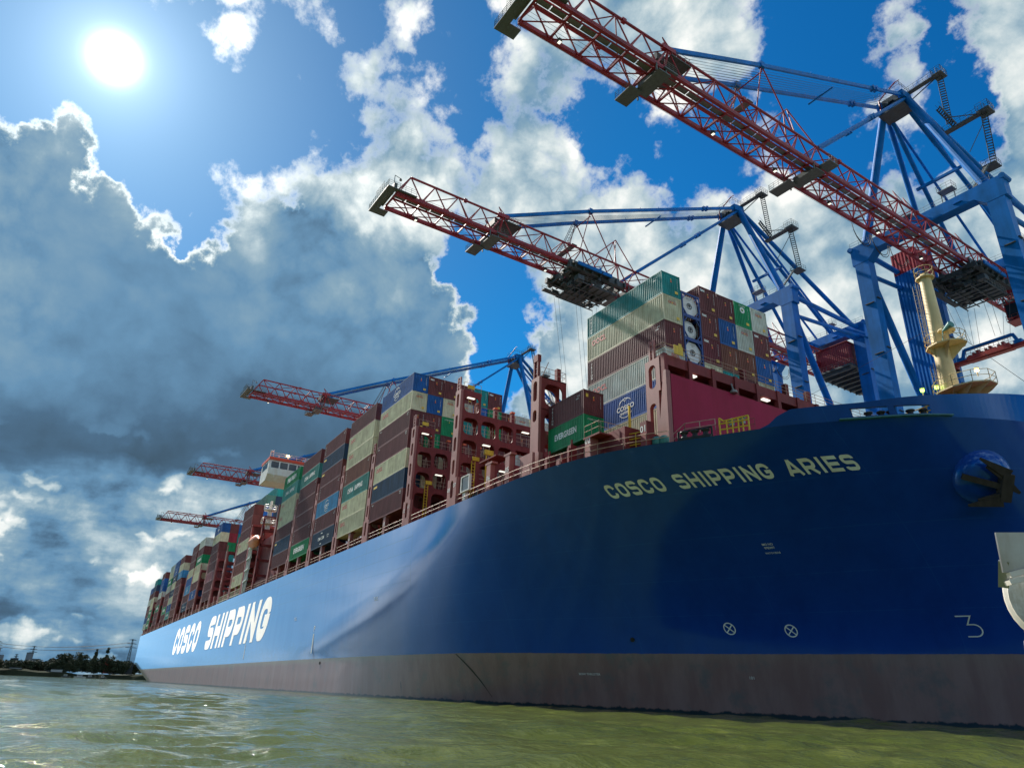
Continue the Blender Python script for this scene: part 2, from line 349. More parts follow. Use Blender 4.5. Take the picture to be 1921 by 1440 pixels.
def glass_mat(name, col=(0.02, 0.035, 0.05)):
    if name in MATS:
        return MATS[name]
    m, t, b = new_mat(name)
    tc = t.n('ShaderNodeTexCoord').outputs['Object']
    c = t.mix(t.noise(tc, 0.8, 2), tuple(x * 0.6 for x in col) + (1,), tuple(x * 1.6 for x in col) + (1,))
    t.link(c, b.inputs['Base Color'])
    b.inputs['Roughness'].default_value = 0.05
    MATS[name] = m
    return m

M_CRANE_RED = paint('crane_red', (0.30, 0.018, 0.03), 0.5, 0.3, 0.5, rust=0.15)
M_CRANE_BLUE = paint('crane_blue', (0.001, 0.165, 0.54), 0.5, 0.25, 0.25, rust=0.05, spec=0.14)
M_STEEL_DARK = paint('dark_steel', (0.060, 0.085, 0.095), 0.6, 0.35, 1.0)
M_GALV = paint('galvanised_steel', (0.16, 0.19, 0.20), 0.5, 0.25, 1.0)
M_DECK_RED = paint('deck_red', (0.215, 0.036, 0.038), 0.6, 0.35, 0.5, rust=0.30, spec=0.25)
M_BREAK_RED = paint('breakwater_red', (0.34, 0.014, 0.060), 0.6, 0.28, 0.18, rust=0.06, spec=0.2)
M_POST_PINK = paint('faded_red_paint', (0.33, 0.115, 0.105), 0.55, 0.3, 0.4, rust=0.3)
M_RAIL_RED = paint('rail_red', (0.24, 0.06, 0.05), 0.55, 0.3, 1.0)
M_YELLOW = paint('yellow_paint', (0.72, 0.48, 0.02), 0.45, 0.2, 2.0, rust=0.15)
M_CREAM_MAST = paint('mast_cream', (0.76, 0.63, 0.33), 0.5, 0.15, 0.6, rust=0.2)
M_WHITE = paint('white_paint', (0.80, 0.80, 0.78), 0.4, 0.12, 0.6, rust=0.06)
M_LETTER = paint('letter_white', (0.78, 0.84, 0.83), 0.5, 0.12, 0.5)
M_SIDE_LETTER = paint('side_letter_white', (0.84, 0.86, 0.84), 0.5, 0.10, 0.4)
sb = M_SIDE_LETTER.node_tree.nodes['Principled BSDF']
sb.inputs['Sheen Weight'].default_value = 0.7; sb.inputs['Sheen Roughness'].default_value = 0.35
M_BLACK = paint('black_rubber', (0.012, 0.014, 0.016), 0.55, 0.3, 2.0)
M_ORANGE = paint('orange_paint', (0.80, 0.13, 0.02), 0.4, 0.15, 1.0)
M_ROPE = paint('steel_rope', (0.05, 0.055, 0.07), 0.5, 0.2, 1.0)
M_SEAT_GREEN = paint('sea_green_paint', (0.05, 0.25, 0.24), 0.5, 0.2, 1.0)
M_GLASS = glass_mat('window_glass')
M_LAMP = lamp_mat('floodlight_lens', (1.0, 0.97, 0.80), 0.9)
M_GRATING = paint('platform_grating', (0.10, 0.13, 0.14), 0.6, 0.3, 3.0)
M_LAMP_OFF = paint('floodlight_off', (0.25, 0.27, 0.27), 0.3, 0.1, 2.0)
M_AMBER = lamp_mat('amber_lamp', (1.0, 0.62, 0.22), 6.0)
M_GREEN_LAMP = lamp_mat('green_lamp', (0.45, 1.0, 0.12), 3.5)

# ------------------------------------------------------------------ mesh helpers
class MB:
    def __init__(s):
        s.v = []; s.f = []; s.mi = []; s.cur = 0
    def add(s, vs, fs):
        o = len(s.v)
        s.v.extend([tuple(p) for p in vs])
        for f in fs:
            s.f.append(tuple(i + o for i in f)); s.mi.append(s.cur)
    def box(s, x0, x1, y0, y1, z0, z1):
        s.add([(x0, y0, z0), (x1, y0, z0), (x1, y1, z0), (x0, y1, z0), (x0, y0, z1), (x1, y0, z1), (x1, y1, z1), (x0, y1, z1)],
              [(0, 3, 2, 1), (4, 5, 6, 7), (0, 1, 5, 4), (1, 2, 6, 5), (2, 3, 7, 6), (3, 0, 4, 7)])
    def cbox(s, c, d):
        s.box(c[0] - d[0] / 2, c[0] + d[0] / 2, c[1] - d[1] / 2, c[1] + d[1] / 2, c[2] - d[2] / 2, c[2] + d[2] / 2)
    def beam(s, p, q, w, h=None, up=(0, 0, 1), w2=None, h2=None):
        h = h or w
        w2 = w2 or w; h2 = h2 or h
        p = Vector(p); q = Vector(q); d = (q - p).normalized(); up = Vector(up)
        if abs(d.dot(up)) > 0.98:
            up = Vector((1, 0, 0)) if abs(d.x) < 0.9 else Vector((0, 1, 0))
        a = d.cross(up).normalized(); b = a.cross(d).normalized()
        vs = []
        for c, ww, hh in ((p, w, h), (q, w2, h2)):
            for i, j in ((-1, -1), (1, -1), (1, 1), (-1, 1)):
                vs.append(c + a * (i * ww / 2) + b * (j * hh / 2))
        s.add(vs, [(0, 1, 2, 3), (7, 6, 5, 4), (0, 4, 5, 1), (1, 5, 6, 2), (2, 6, 7, 3), (3, 7, 4, 0)])
    def tube(s, p, q, r, n=8, r2=None, caps=True):
        p = Vector(p); q = Vector(q); r2 = r if r2 is None else r2
        d = (q - p).normalized()
        up = Vector((0, 0, 1)) if abs(d.z) < 0.95 else Vector((1, 0, 0))
        a = d.cross(up).normalized(); b = a.cross(d)
        vs = []
        for c, rr in ((p, r), (q, r2)):
            for i in range(n):
                t = 2 * math.pi * i / n
                vs.append(c + a * (math.cos(t) * rr) + b * (math.sin(t) * rr))
        fs = [(i, (i + 1) % n, n + (i + 1) % n, n + i) for i in range(n)]
        if caps:
            fs += [tuple(range(n - 1, -1, -1)), tuple(range(n, 2 * n))]
        s.add(vs, fs)
    def path(s, pts, r, n=6, closed=False):
        k = len(pts)
        for i in range(k if closed else k - 1):
            s.tube(pts[i], pts[(i + 1) % k], r, n)
    def lathe(s, prof, n=16, c=(0, 0, 0)):
        vs = []; fs = []
        for r, z in prof:
            for i in range(n):
                t = 2 * math.pi * i / n
                vs.append((c[0] + r * math.cos(t), c[1] + r * math.sin(t), c[2] + z))
        for k in range(len(prof) - 1):
            for i in range(n):
                fs.append((k * n + i, k * n + (i + 1) % n, (k + 1) * n + (i + 1) % n, (k + 1) * n + i))
        fs.append(tuple(range(n - 1, -1, -1))); fs.append(tuple(range((len(prof) - 1) * n, len(prof) * n)))
        s.add(vs, fs)
    def holed(s, u0, u1, v0, v1, hole, th, mp, flip=False):
        """a plate u0..u1 x v0..v1 with one rounded hole (cu, cv, ru, rv, corner) and thickness; mp maps (u, v, w) to space"""
        cu, cv, ru, rv, cr = hole
        inn = []
        N = 6
        for qx, qy, a0 in ((1, 1, 0), (-1, 1, 90), (-1, -1, 180), (1, -1, 270)):
            for i in range(N + 1):
                a = R(a0 + 90 * i / N)
                inn.append((cu + qx * (ru - cr) + cr * math.cos(a), cv + qy * (rv - cr) + cr * math.sin(a)))
        out = []
        for k, (a, b) in enumerate(inn):
            q = k // (N + 1); i = k % (N + 1)
            cx, cy = ((u1, v1), (u0, v1), (u0, v0), (u1, v0))[q]
            t = i / N
            st = ((u1, b), (a, v1), (u0, b), (a, v0))[q]
            en = ((a, v1), (u0, b), (a, v0), (u1, b))[q]
            if t < 0.5:
                pu, pv = (cx, b) if q in (0, 2) else (a, cy)
                if t == 0: pass
            else:
                pu, pv = (a, cy) if q in (0, 2) else (cx, b)
            if i == N // 2:
                pu, pv = cx, cy
            out.append((pu, pv))
        n = len(inn)
        vs = [mp(a, b, 0) for a, b in inn] + [mp(a, b, 0) for a, b in out] + [mp(a, b, th) for a, b in inn] + [mp(a, b, th) for a, b in out]
        fs = []
        for i in range(n):
            j = (i + 1) % n
            fs += [(i, j, n + j, n + i), (2 * n + i, 3 * n + i, 3 * n + j, 2 * n + j), (i, 2 * n + i, 2 * n + j, j), (n + i, n + j, 3 * n + j, 3 * n + i)]
        s.add(vs, fs)
    def mesh(s, name, mats, smooth=False):
        me = bpy.data.meshes.new(name)
        me.from_pydata(s.v, [], s.f)
        mats = mats if isinstance(mats, (list, tuple)) else [mats]
        for m in mats:
            me.materials.append(m)
        if any(s.mi):
            me.polygons.foreach_set('material_index', s.mi)
        if smooth:
            me.polygons.foreach_set('use_smooth', [True] * len(me.polygons))
        me.update()
        return me
    def build(s, name, mats, parent=None, smooth=False, loc=None):
        o = bpy.data.objects.new(name, s.mesh(name, mats, smooth))
        COL.objects.link(o)
        if parent:
            o.parent = parent
        if loc:
            o.location = loc
        return o

def link_mesh(name, me, parent=None, loc=None, rot=None):
    o = bpy.data.objects.new(name, me)
    COL.objects.link(o)
    if parent: o.parent = parent
    if loc: o.location = loc
    if rot: o.rotation_euler = rot
    return o

def tag(o, label=None, cat=None, group=None, kind=None):
    if label: o['label'] = label
    if cat: o['category'] = cat
    if group: o['group'] = group
    if kind: o['kind'] = kind
    return o

def thing(name, label, cat, loc=(0, 0, 0), rotz=0, group=None):
    o = bpy.data.objects.new(name, None)
    o.empty_display_size = 0.5
    COL.objects.link(o)
    o.location = loc; o.rotation_euler = (0, 0, rotz)
    return tag(o, label, cat, group)

def railing(mb, pts, h=1.05, step=1.8, r=0.03, mid=1, n=4):
    """posts and rails along a polyline of floor points"""
    for a, b in zip(pts[:-1], pts[1:]):
        a = Vector(a); b = Vector(b)
        L = (b - a).length
        k = max(1, round(L / step))
        for i in range(k + 1):
            p = a.lerp(b, i / k)
            mb.tube(p, p + Vector((0, 0, h)), r, n)
        for j in range(mid + 1):
            z = Vector((0, 0, h * (j + 1) / (mid + 1)))
            mb.tube(a + z, b + z, r, n)

TEXTS = {}
def text_mesh(s, bold=0.012):
    """flat lettering one unit tall, centred, in the XY plane"""
    key = (s, bold)
    if key in TEXTS:
        return TEXTS[key]
    cu = bpy.data.curves.new('lettering', 'FONT')
    cu.body = s; cu.align_x = 'CENTER'; cu.align_y = 'CENTER'; cu.size = 1.38; cu.offset = bold
    cu.resolution_u = 3
    ob = bpy.data.objects.new('lettering', cu)
    COL.objects.link(ob)
    dg = bpy.context.evaluated_depsgraph_get()
    me = bpy.data.meshes.new_from_object(ob.evaluated_get(dg))
    V = [tuple(v.co) for v in me.vertices]; Fc = [tuple(p.vertices) for p in me.polygons]
    bpy.data.objects.remove(ob); bpy.data.curves.remove(cu); bpy.data.meshes.remove(me)
    TEXTS[key] = (V, Fc)
    return TEXTS[key]

def add_text(mb, s, h, fn, bold=0.012, sx=1.0):
    """put lettering into a mesh: fn maps the letter plane (u right, v up) to space"""
    V, Fc = text_mesh(s, bold)
    mb.add([fn(x * h * sx, y * h) for x, y, _ in V], Fc)

# stroke letters for the two names on the hull
def glyph(ch, w, h, t):
    a = t / 2; r = min(w, h) * 0.30
    x0, x1, y0, y1 = a, w - a, a, h - a
    ym = h * 0.52
    def arc(cx, cy, a0, a1, rr, k=5):
        return [(cx + rr * math.cos(R(a0 + (a1 - a0) * i / k)), cy + rr * math.sin(R(a0 + (a1 - a0) * i / k))) for i in range(k + 1)]
    if ch == 'O':
        return [(arc(x1 - r, y1 - r, 0, 90, r) + arc(x0 + r, y1 - r, 90, 180, r) + arc(x0 + r, y0 + r, 180, 270, r) + arc(x1 - r, y0 + r, 270, 360, r), True)]
    if ch == 'C':
        return [(arc(x1 - r, y1 - r, 8, 90, r) + arc(x0 + r, y1 - r, 90, 180, r) + arc(x0 + r, y0 + r, 180, 270, r) + arc(x1 - r, y0 + r, 270, 352, r), False)]
    if ch == 'G':
        return [(arc(x1 - r, y1 - r, 8, 90, r) + arc(x0 + r, y1 - r, 90, 180, r) + arc(x0 + r, y0 + r, 180, 270, r) + arc(x1 - r, y0 + r, 270, 360, r) + [(x1, h * .46 + a * .9)], False), ([(w * .5, h * .46), (x1 + a, h * .46)], False)]
    if ch == 'S':
        rr = min(r, (y1 - ym) / 2.05, (ym - y0) / 2.05)
        return [([(x1 - .02 * w, y1 - rr * .8)] + arc(x1 - rr, y1 - rr, 30, 90, rr) + arc(x0 + rr, y1 - rr, 90, 180, rr) + arc(x0 + rr, ym + rr, 180, 270, rr) + arc(x1 - rr, ym - rr, 90, 0, rr) + arc(x1 - rr, y0 + rr, 0, -90, rr) + arc(x0 + rr, y0 + rr, 270, 210, rr) + [(x0 + .02 * w, y0 + rr * .8)], False)]
    if ch == 'H':
        return [([(x0, 0), (x0, h)], False), ([(x1, 0), (x1, h)], False), ([(x0, h * .5), (x1, h * .5)], False)]
    if ch == 'I':
        return [([(w / 2, 0), (w / 2, h)], False)]
    if ch == 'P':
        rr = min(r, (y1 - h * .40) / 2.05)
        return [([(x0, 0), (x0, h)], False), ([(x0, y1)] + arc(x1 - rr, y1 - rr, 90, 0, rr) + arc(x1 - rr, h * .40 + rr, 0, -90, rr) + [(x0, h * .40)], False)]
    if ch == 'R':
        rr = min(r, (y1 - h * .42) / 2.05)
        return [([(x0, 0), (x0, h)], False), ([(x0, y1)] + arc(x1 - rr, y1 - rr, 90, 0, rr) + arc(x1 - rr, h * .42 + rr, 0, -90, rr) + [(x0, h * .42)], False), ([(w * .5, h * .42), (x1 + a * .3, 0)], False)]
    if ch == 'N':
        return [([(x0, 0), (x0, h)], False), ([(x0, h - a), (x1, a)], False), ([(x1, 0), (x1, h)], False)]
    if ch == 'A':
        return [([(a * .6, 0), (w / 2, h)], False), ([(w - a * .6, 0), (w / 2, h)], False), ([(w * .22, h * .28), (w * .78, h * .28)], False)]
    if ch == 'E':
        return [([(x0, 0), (x0, h)], False), ([(x0, y1), (w, y1)], False), ([(x0, h * .5), (w * .92, h * .5)], False), ([(x0, y0), (w, y0)], False)]
    return []

LAY = [0]
def stroke(mb, pts, closed, t, fn, sub=1):
    """a thick polyline laid through fn(u, v); the strip is mitred at its corners"""
    P = [np.array(p, float) for p in pts]
    Q = [P[0]]
    for p in P[1:]:
        if np.linalg.norm(p - Q[-1]) > 1e-6: Q.append(p)
    if closed and np.linalg.norm(Q[0] - Q[-1]) < 1e-6: Q.pop()
    if sub > 1:
        S = []
        n = len(Q)
        for i in range(n if closed else n - 1):
            a, b = Q[i], Q[(i + 1) % n]
            k = max(1, int(np.linalg.norm(b - a) / (t * 0.8)))
            S += [a + (b - a) * j / k for j in range(k)]
        if not closed: S.append(Q[-1])
        Q = S
    n = len(Q); L = []; Rr = []
    for i in range(n):
        d1 = Q[i] - Q[i - 1] if (i > 0 or closed) else Q[i + 1] - Q[i]
        d2 = Q[(i + 1) % n] - Q[i] if (i < n - 1 or closed) else Q[i] - Q[i - 1]
        d1 = d1 / np.linalg.norm(d1); d2 = d2 / np.linalg.norm(d2)
        n1 = np.array([-d1[1], d1[0]]); n2 = np.array([-d2[1], d2[0]])
        mm = n1 + n2; mm = mm / max(1e-6, np.linalg.norm(mm)); k = 1 / max(0.45, mm.dot(n1))
        L.append(Q[i] + mm * k * t / 2); Rr.append(Q[i] - mm * k * t / 2)
    vs = [fn(*p) for p in L] + [fn(*p) for p in Rr]
    mb.add(vs, [(i, (i + 1) % n, n + (i + 1) % n, n + i) for i in range(n if closed else n - 1)])

# ================================================================== WATER
def build_water():
    m, t, b = new_mat('river_water')
    geo = t.n('ShaderNodeNewGeometry').outputs['Position']
    flat = t.vmath('MULTIPLY', geo, (1, 1, 0))
    n1 = t.noise(flat, 0.03, 3, 0.5)
    n2 = t.noise(flat, 0.5, 4, 0.6)
    c = t.mix(t.smooth(n1, 0.35, 0.65), (0.058, 0.078, 0.014, 1), (0.092, 0.112, 0.020, 1))
    c = t.mix(t.smooth(n2, 0.5, 0.72), c, (0.125, 0.145, 0.030, 1))
    t.link(c, b.inputs['Base Color'])
    b.inputs['IOR'].default_value = 1.333
    b.inputs['Roughness'].default_value = 0.035
    h1 = t.noise(flat, 0.9, 4, 0.6)
    h2 = t.noise(t.vmath('MULTIPLY', flat, (1.0, 1.6, 0)), 5.0, 4, 0.6)
    h3 = t.noise(t.vmath('MULTIPLY', flat, (1.0, 1.3, 0)), 2.6, 5, 0.6)
    hh = t.math('ADD', t.math('MULTIPLY', h1, 0.8), t.math('ADD', t.math('MULTIPLY', h3, 0.34), t.math('MULTIPLY', h2, 0.13)))
    bn = t.n('ShaderNodeBump'); bn.inputs['Strength'].default_value = 1.0; bn.inputs['Distance'].default_value = 0.16
    t.link(hh, bn.inputs['Height']); t.link(bn.outputs[0], b.inputs['Normal'])
    rs = np.random.RandomState(3)
    # rings round the boat, fine where the view goes
    rad = np.concatenate([[0.0], np.geomspace(4.0, 90, 520), np.geomspace(91, 420, 130), np.geomspace(450, 9000, 30)])
    an = np.concatenate([np.linspace(R(92), R(208), 560), np.linspace(R(212), R(448), 60)])
    A, B = np.meshgrid(rad, an, indexing='ij')
    X = CAM.x + A * np.cos(B); Y = CAM.y + A * np.sin(B); Z = np.zeros_like(X)
    spac = np.maximum(A * (R(116) / 560), np.gradient(rad)[:, None] * np.ones_like(A))
    for k in range(48):
        lam = 0.8 * (18 / 0.8) ** (k / 47.0)
        th = R(205) + rs.normal(0, 0.75)
        amp = 0.0066 * lam * (1.0 if lam < 4.5 else (4.5 / lam) ** 1.45)
        q = 2 * np.pi / lam
        ph = rs.uniform(0, 6.28)
        w = np.clip((lam / np.maximum(spac, 1e-3) - 2.5) / 3.0, 0, 1)
        s = np.sin(q * (X * np.cos(th) + Y * np.sin(th)) + ph)
        Z += amp * w * (s + 0.35 * (s * s - 0.5))
    # a patchy gust field so that rough and smooth water alternate
    g = 0.75 + 0.35 * np.sin(X * 0.11 + 1.7 * np.sin(Y * 0.07)) * np.sin(Y * 0.13 + 0.6 * np.sin(X * 0.05))
    Z *= g
    nr, na = X.shape
    V = np.stack([X, Y, Z], -1).reshape(-1, 3)
    F = []
    for i in range(nr - 1):
        for j in range(na):
            j2 = (j + 1) % na
            if i == 0:
                F.append((0 * na, (i + 1) * na + j, (i + 1) * na + j2))
            else:
                F.append((i * na + j, (i + 1) * na + j, (i + 1) * na + j2, i * na + j2))
    me = bpy.data.meshes.new('water')
    me.from_pydata(V.tolist(), [], F)
    me.materials.append(m)
    me.polygons.foreach_set('use_smooth', [True] * len(me.polygons))
    o = bpy.data.objects.new('water', me); COL.objects.link(o)
    tag(o, 'choppy green brown river water along the ship side', kind='structure')
build_water()

# ================================================================== SHIP
DECK = 20.9
X0 = -62.0
def xe(z):
    return float(np.interp(z, [-4, 0, 5, 14, DECK, 24], [66.2, 65.6, 66.4, 67.2, 68.0, 68.3]))
_DX = np.array([-62, 14, 21, 28.9, 34, 40, 45, 49.1, 55.6, 60, 62.5, 64.5, 66.3, 67.4, 67.8, 68.0])
_DB = np.array([29.3, 29.3, 29.29, 29.2, 28.9, 27.9, 26.1, 23.9, 20.5, 16.8, 14.4, 11.4, 7.6, 4.2, 2.2, 0.0])
_BX = np.array([-62, -46, -30, -15, 0, 8, 14, 21, 28, 38, 46.5, 54, 61, 64.6, 65.9, 66.4])
_BB = np.array([29.3, 29.28, 29.08, 28.6, 27.7, 26.8, 25.7, 23.4, 19.6, 14.5, 10.6, 7.5, 4.6, 2.6, 1.2, 0.0])
_DS = (_DX - X0) / (68.0 - X0); _BS = (_BX - X0) / (66.4 - X0)
def pchip(xs, ys, x):
    """monotone cubic through the table"""
    xs = np.asarray(xs, float); ys = np.asarray(ys, float); x = np.asarray(x, float)
    h = np.diff(xs); d = np.diff(ys) / h
    mth = np.zeros_like(ys)
    for i in range(1, len(xs) - 1):
        if d[i - 1] * d[i] > 0:
            a, b = 2 * h[i] + h[i - 1], h[i] + 2 * h[i - 1]
            mth[i] = (a + b) / (a / d[i - 1] + b / d[i])
    mth[0] = d[0]; mth[-1] = d[-1]
    i = np.clip(np.searchsorted(xs, x) - 1, 0, len(xs) - 2)
    t = (x - xs[i]) / h[i]
    return ys[i] * (1 + 2 * t) * (1 - t) ** 2 + h[i] * mth[i] * t * (1 - t) ** 2 + ys[i + 1] * t * t * (3 - 2 * t) + h[i] * mth[i + 1] * t * t * (t - 1)
def flare_p(x): return float(np.interp(x, [-20, 40], [1.06, 1.6]))
def half(x, z):
    """half breadth of the hull at station x and height z"""
    if x <= X0:
        b = 29.3
        xc = float(np.interp(z, [-4, 0, 5, 7.5, 9.5], [-215, -245, -292, -315, -400]))
        if x < xc:
            b -= 0.0042 * (xc - x) ** 1.75
        return max(2.0, b)
    s = (x - X0) / (xe(z) - X0)
    if s >= 1: return 0.0
    bd = float(pchip(_DS, _DB, s)); bb = float(pchip(_BS, _BB, s))
    if z < 5:
        return bb * (1 - 0.012 * (5 - z) * max(0, min(1, (x + 20) / 40)))
    t = (z - 5) / (DECK - 5)
    if t > 1:
        return bb + (bd - bb) * (1 + (t - 1) * 0.6)
    fp = t ** flare_p(x)
    # the flat of side ends along a slanting line; below and ahead of it the shell turns in
    tf = max(0.04, min(1.0, (0.5 + (x + 45) * 0.2077) / (DECK - 5)))
    ff = 1.0 if t >= tf else 1 - (1 - t / tf) ** 1.42
    k = max(0.0, min(1.0, (x + 4) / 44.0)); k = k * k * (3 - 2 * k)
    return bb + (bd - bb) * (ff * (1 - k) + fp * k)

def hull_pt(x, z, side=-1, off=0.0):
    y = side * half(x, z)
    if off:
        e = 0.05
        dx = (half(x + e, z) - half(x - e, z)) / (2 * e)
        dz = (half(x, z + e) - half(x, z - e)) / (2 * e)
        n = Vector((-dx, side * 1.0, -dz)).normalized()
        return Vector((x, y, z)) + n * off
    return Vector((x, y, z))

def hull_material():
    m, t, b = new_mat('hull_paint')
    tc = t.n('ShaderNodeTexCoord').outputs['Object']
    s = t.n('ShaderNodeSeparateXYZ'); t.link(tc, s.inputs[0])
    x, z = s.outputs[0], s.outputs[2]
    n_big = t.noise(tc, 0.05, 4, 0.55)
    n_str = t.noise(t.vmath('MULTIPLY', tc, (1.0, 1.0, 0.12)), 0.45, 5, 0.65)
    n_fine = t.noise(tc, 1.6, 5, 0.65)
    mixn = t.math('ADD', t.math('MULTIPLY', n_big, 0.4), t.math('ADD', t.math('MULTIPLY', n_str, 0.4), t.math('MULTIPLY', n_fine, 0.2)))
    blue = t.mix(t.smooth(mixn, 0.38, 0.62), (0.002, 0.033, 0.240, 1), (0.004, 0.046, 0.300, 1))
    # sunlit look painted in: streaky paler blue on the parallel side, gone at the bow
    sunlit_side = t.smooth(x, 20, -30)
    blue = t.mix(t.math('MULTIPLY', sunlit_side, t.math('MULTIPLY', n_str, 0.55)), blue, (0.035, 0.17, 0.44, 1))
    # scuffs just above the boot top
    sc = t.noise(t.vmath('MULTIPLY', tc, (0.6, 1.0, 1.6)), 0.9, 6, 0.75)
    band = t.math('MULTIPLY', t.smooth(z, 9.6, 6.0), t.smooth(x, 5, -45))
    scf = t.math('MULTIPLY', t.smooth(t.math('ADD', sc, t.math('MULTIPLY', band, 0.16)), 0.56, 0.68), band)
    blue = t.mix(t.math('MULTIPLY', scf, 0.75), blue, (0.004, 0.030, 0.14, 1))
    # plate seams on the parallel side
    def line(coord, w):
        return t.math('LESS_THAN', t.math('ABSOLUTE', coord), w)
    seam = None
    for z0, w in ((19.02, .055), (17.2, .045), (15.4, .035), (13.6, .02)):
        l = line(t.math('SUBTRACT', z, z0), w)
        seam = l if seam is None else t.math('MAXIMUM', seam, l)
    vx = t.math('PINGPONG', t.math('ADD', x, 11.8), 8.3)
    seam = t.math('MAXIMUM', seam, t.math('MULTIPLY', line(vx, .05), t.math('GREATER_THAN', z, 12.5)))
    seam = t.math('MULTIPLY', seam, t.math('LESS_THAN', x, 4.9))
    weld = None
    for z0 in (8.3, 11.2, 14.3, 17.6):
        l = line(t.math('ADD', t.math('SUBTRACT', z, z0), t.math('MULTIPLY', t.math('SUBTRACT', n_big, 0.5), 0.1)), .03)
        weld = l if weld is None else t.math('MAXIMUM', weld, l)
    weld = t.math('MAXIMUM', weld, line(t.math('PINGPONG', t.math('ADD', x, 3.0), 6.1), .025))
    weld = t.math('MULTIPLY', weld, t.math('GREATER_THAN', x, 4.9))
    blue = t.mix(t.math('MULTIPLY', weld, t.smooth(n_str, 0.35, 0.6, 0.1, 0.5)), blue, (0.012, 0.085, 0.36, 1))
    blue = t.mix(t.math('MULTIPLY', seam, 0.8), blue, (0.008, 0.03, 0.09, 1))
    # boot top: faded antifouling, streaked and stained, darker and ragged at the water
    st = t.noise(t.vmath('MULTIPLY', tc, (1.0, 1.0, 0.16)), 0.6, 6, 0.66)
    boot = t.mix(t.smooth(st, 0.35, 0.68), (0.235, 0.125, 0.100, 1), (0.285, 0.172, 0.145, 1))
    boot = t.mix(t.smooth(t.noise(tc, 0.35, 6, 0.7), 0.5, 0.7), boot, (0.175, 0.135, 0.118, 1))
    dk = t.smooth(t.noise(t.vmath('MULTIPLY', tc, (1.0, 1.0, 0.22)), 0.5, 4, 0.7), 0.66, 0.72)
    boot = t.mix(t.math('MULTIPLY', dk, 0.7), boot, (0.07, 0.045, 0.04, 1))
    green = t.smooth(t.math('ADD', z, t.math('MULTIPLY', st, 1.2)), 4.6, 5.6)
    boot = t.mix(t.math('MULTIPLY', green, t.smooth(x, 20, -20, 0.1, 0.6)), boot, (0.26, 0.27, 0.20, 1))
    rag = t.noise(t.vmath('MULTIPLY', tc, (1.0, 1.0, 0.5)), 1.1, 5, 0.7)
    wl = t.smooth(t.math('ADD', z, t.math('MULTIPLY', rag, 0.9)), 0.80, 0.66)
    boot = t.mix(wl, boot, (0.020, 0.022, 0.018, 1))
    edge = t.math('GREATER_THAN', t.math('ADD', z, t.math('MULTIPLY', t.math('SUBTRACT', n_fine, 0.5), 0.12)), 5.05)
    t.link(t.mix(edge, boot, blue), b.inputs['Base Color'])
    rgh = t.math('ADD', t.math('MULTIPLY', n_str, 0.13), t.math('ADD', 0.05, t.math('MULTIPLY', t.math('SUBTRACT', 1.0, edge), 0.30)))
    t.link(rgh, b.inputs['Roughness'])
    b.inputs['Coat Weight'].default_value = 0.12
    b.inputs['IOR'].default_value = 1.72
    b.inputs['Specular Tint'].default_value = (0.14, 0.48, 1.0, 1)
    b.inputs['Coat Roughness'].default_value = 0.10
    b.inputs['Coat IOR'].default_value = 1.6
    t.link(t.math('MULTIPLY', edge, 0.55), b.inputs['Sheen Weight'])
    b.inputs['Sheen Roughness'].default_value = 0.48
    b.inputs['Sheen Tint'].default_value = (0.24, 0.57, 1.0, 1)
    # slight oil-canning between the frames
    bn = t.n('ShaderNodeBump'); bn.inputs['Strength'].default_value = 0.5; bn.inputs['Distance'].default_value = 0.035
    wob = t.noise(t.vmath('MULTIPLY', tc, (1.0, 1.0, 0.5)), 0.35, 2, 0.5)
    t.link(t.math('ADD', wob, t.math('ADD', t.math('MULTIPLY', seam, -0.15), t.math('MULTIPLY', weld, 0.10))), bn.inputs['Height']); t.link(bn.outputs[0], b.inputs['Normal'])
    return m
M_HULL = hull_material()

ship = thing('container_ship', 'huge loaded container ship with glossy blue hull and white name on its bow', 'ship')

def station_list():
    aft = list(np.linspace(-337.5, -245, 48)) + list(np.linspace(-240, -66, 20))
    return aft
def build_hull():
    zs = [-2.5, -1, -0.3, 0.3, 1, 2, 3, 4, 5, 6, 7, 7.5, 8, 8.5, 9, 9.5, 10, 11, 12, 13, 14, 15, 16, 17, 18, 19, 20, DECK]
    aft = station_list()
    S = 1 - np.cos(np.linspace(0, 1, 110) * math.pi / 2) ** 1.35
    S = np.unique(np.concatenate([np.linspace(0, 0.55, 56), 0.55 + 0.45 * np.sin(np.linspace(0, 1, 90) * math.pi / 2)]))
    cols = len(aft) + len(S)
    V = []; F = []
    for side in (-1, 1):
        o = len(V)
        for z in zs:
            for x in aft:
                V.append((x, side * half(x, z), z))
            for s in S:
                x = X0 + (xe(z) - X0) * s
                V.append((x, side * half(x, z), z))
        for i in range(len(zs) - 1):
            for j in range(cols - 1):
                q = (o + i * cols + j, o + i * cols + j + 1, o + (i + 1) * cols + j + 1, o + (i + 1) * cols + j)
                F.append(q if side < 0 else q[::-1])
    n = len(zs) * cols
    for i in range(len(zs) - 1):           # transom
        F.append((i * cols, (i + 1) * cols, n + (i + 1) * cols, n + i * cols))
    me = bpy.data.meshes.new('hull')
    me.from_pydata(V, [], F); me.materials.append(M_HULL)
    me.polygons.foreach_set('use_smooth', [True] * len(me.polygons)); me.update()
    h = link_mesh('hull', me, ship)
    # deck plate a hair below the sheer line
    mb = MB(); t = (len(zs) - 1) * cols
    row = [V[t + j] for j in range(cols)]
    vs = [(p[0], p[1] + (0.02 if p[1] < 0 else 0), p[2] - 0.02) for p in row] + [(p[0], -p[1] - 0.02, p[2] - 0.02) for p in row]
    mb.add(vs, [(j, j + 1, cols + j + 1, cols + j) for j in range(cols - 1)])
    mb.build('main_deck', M_DECK_RED, ship)
    return h
hull = build_hull()

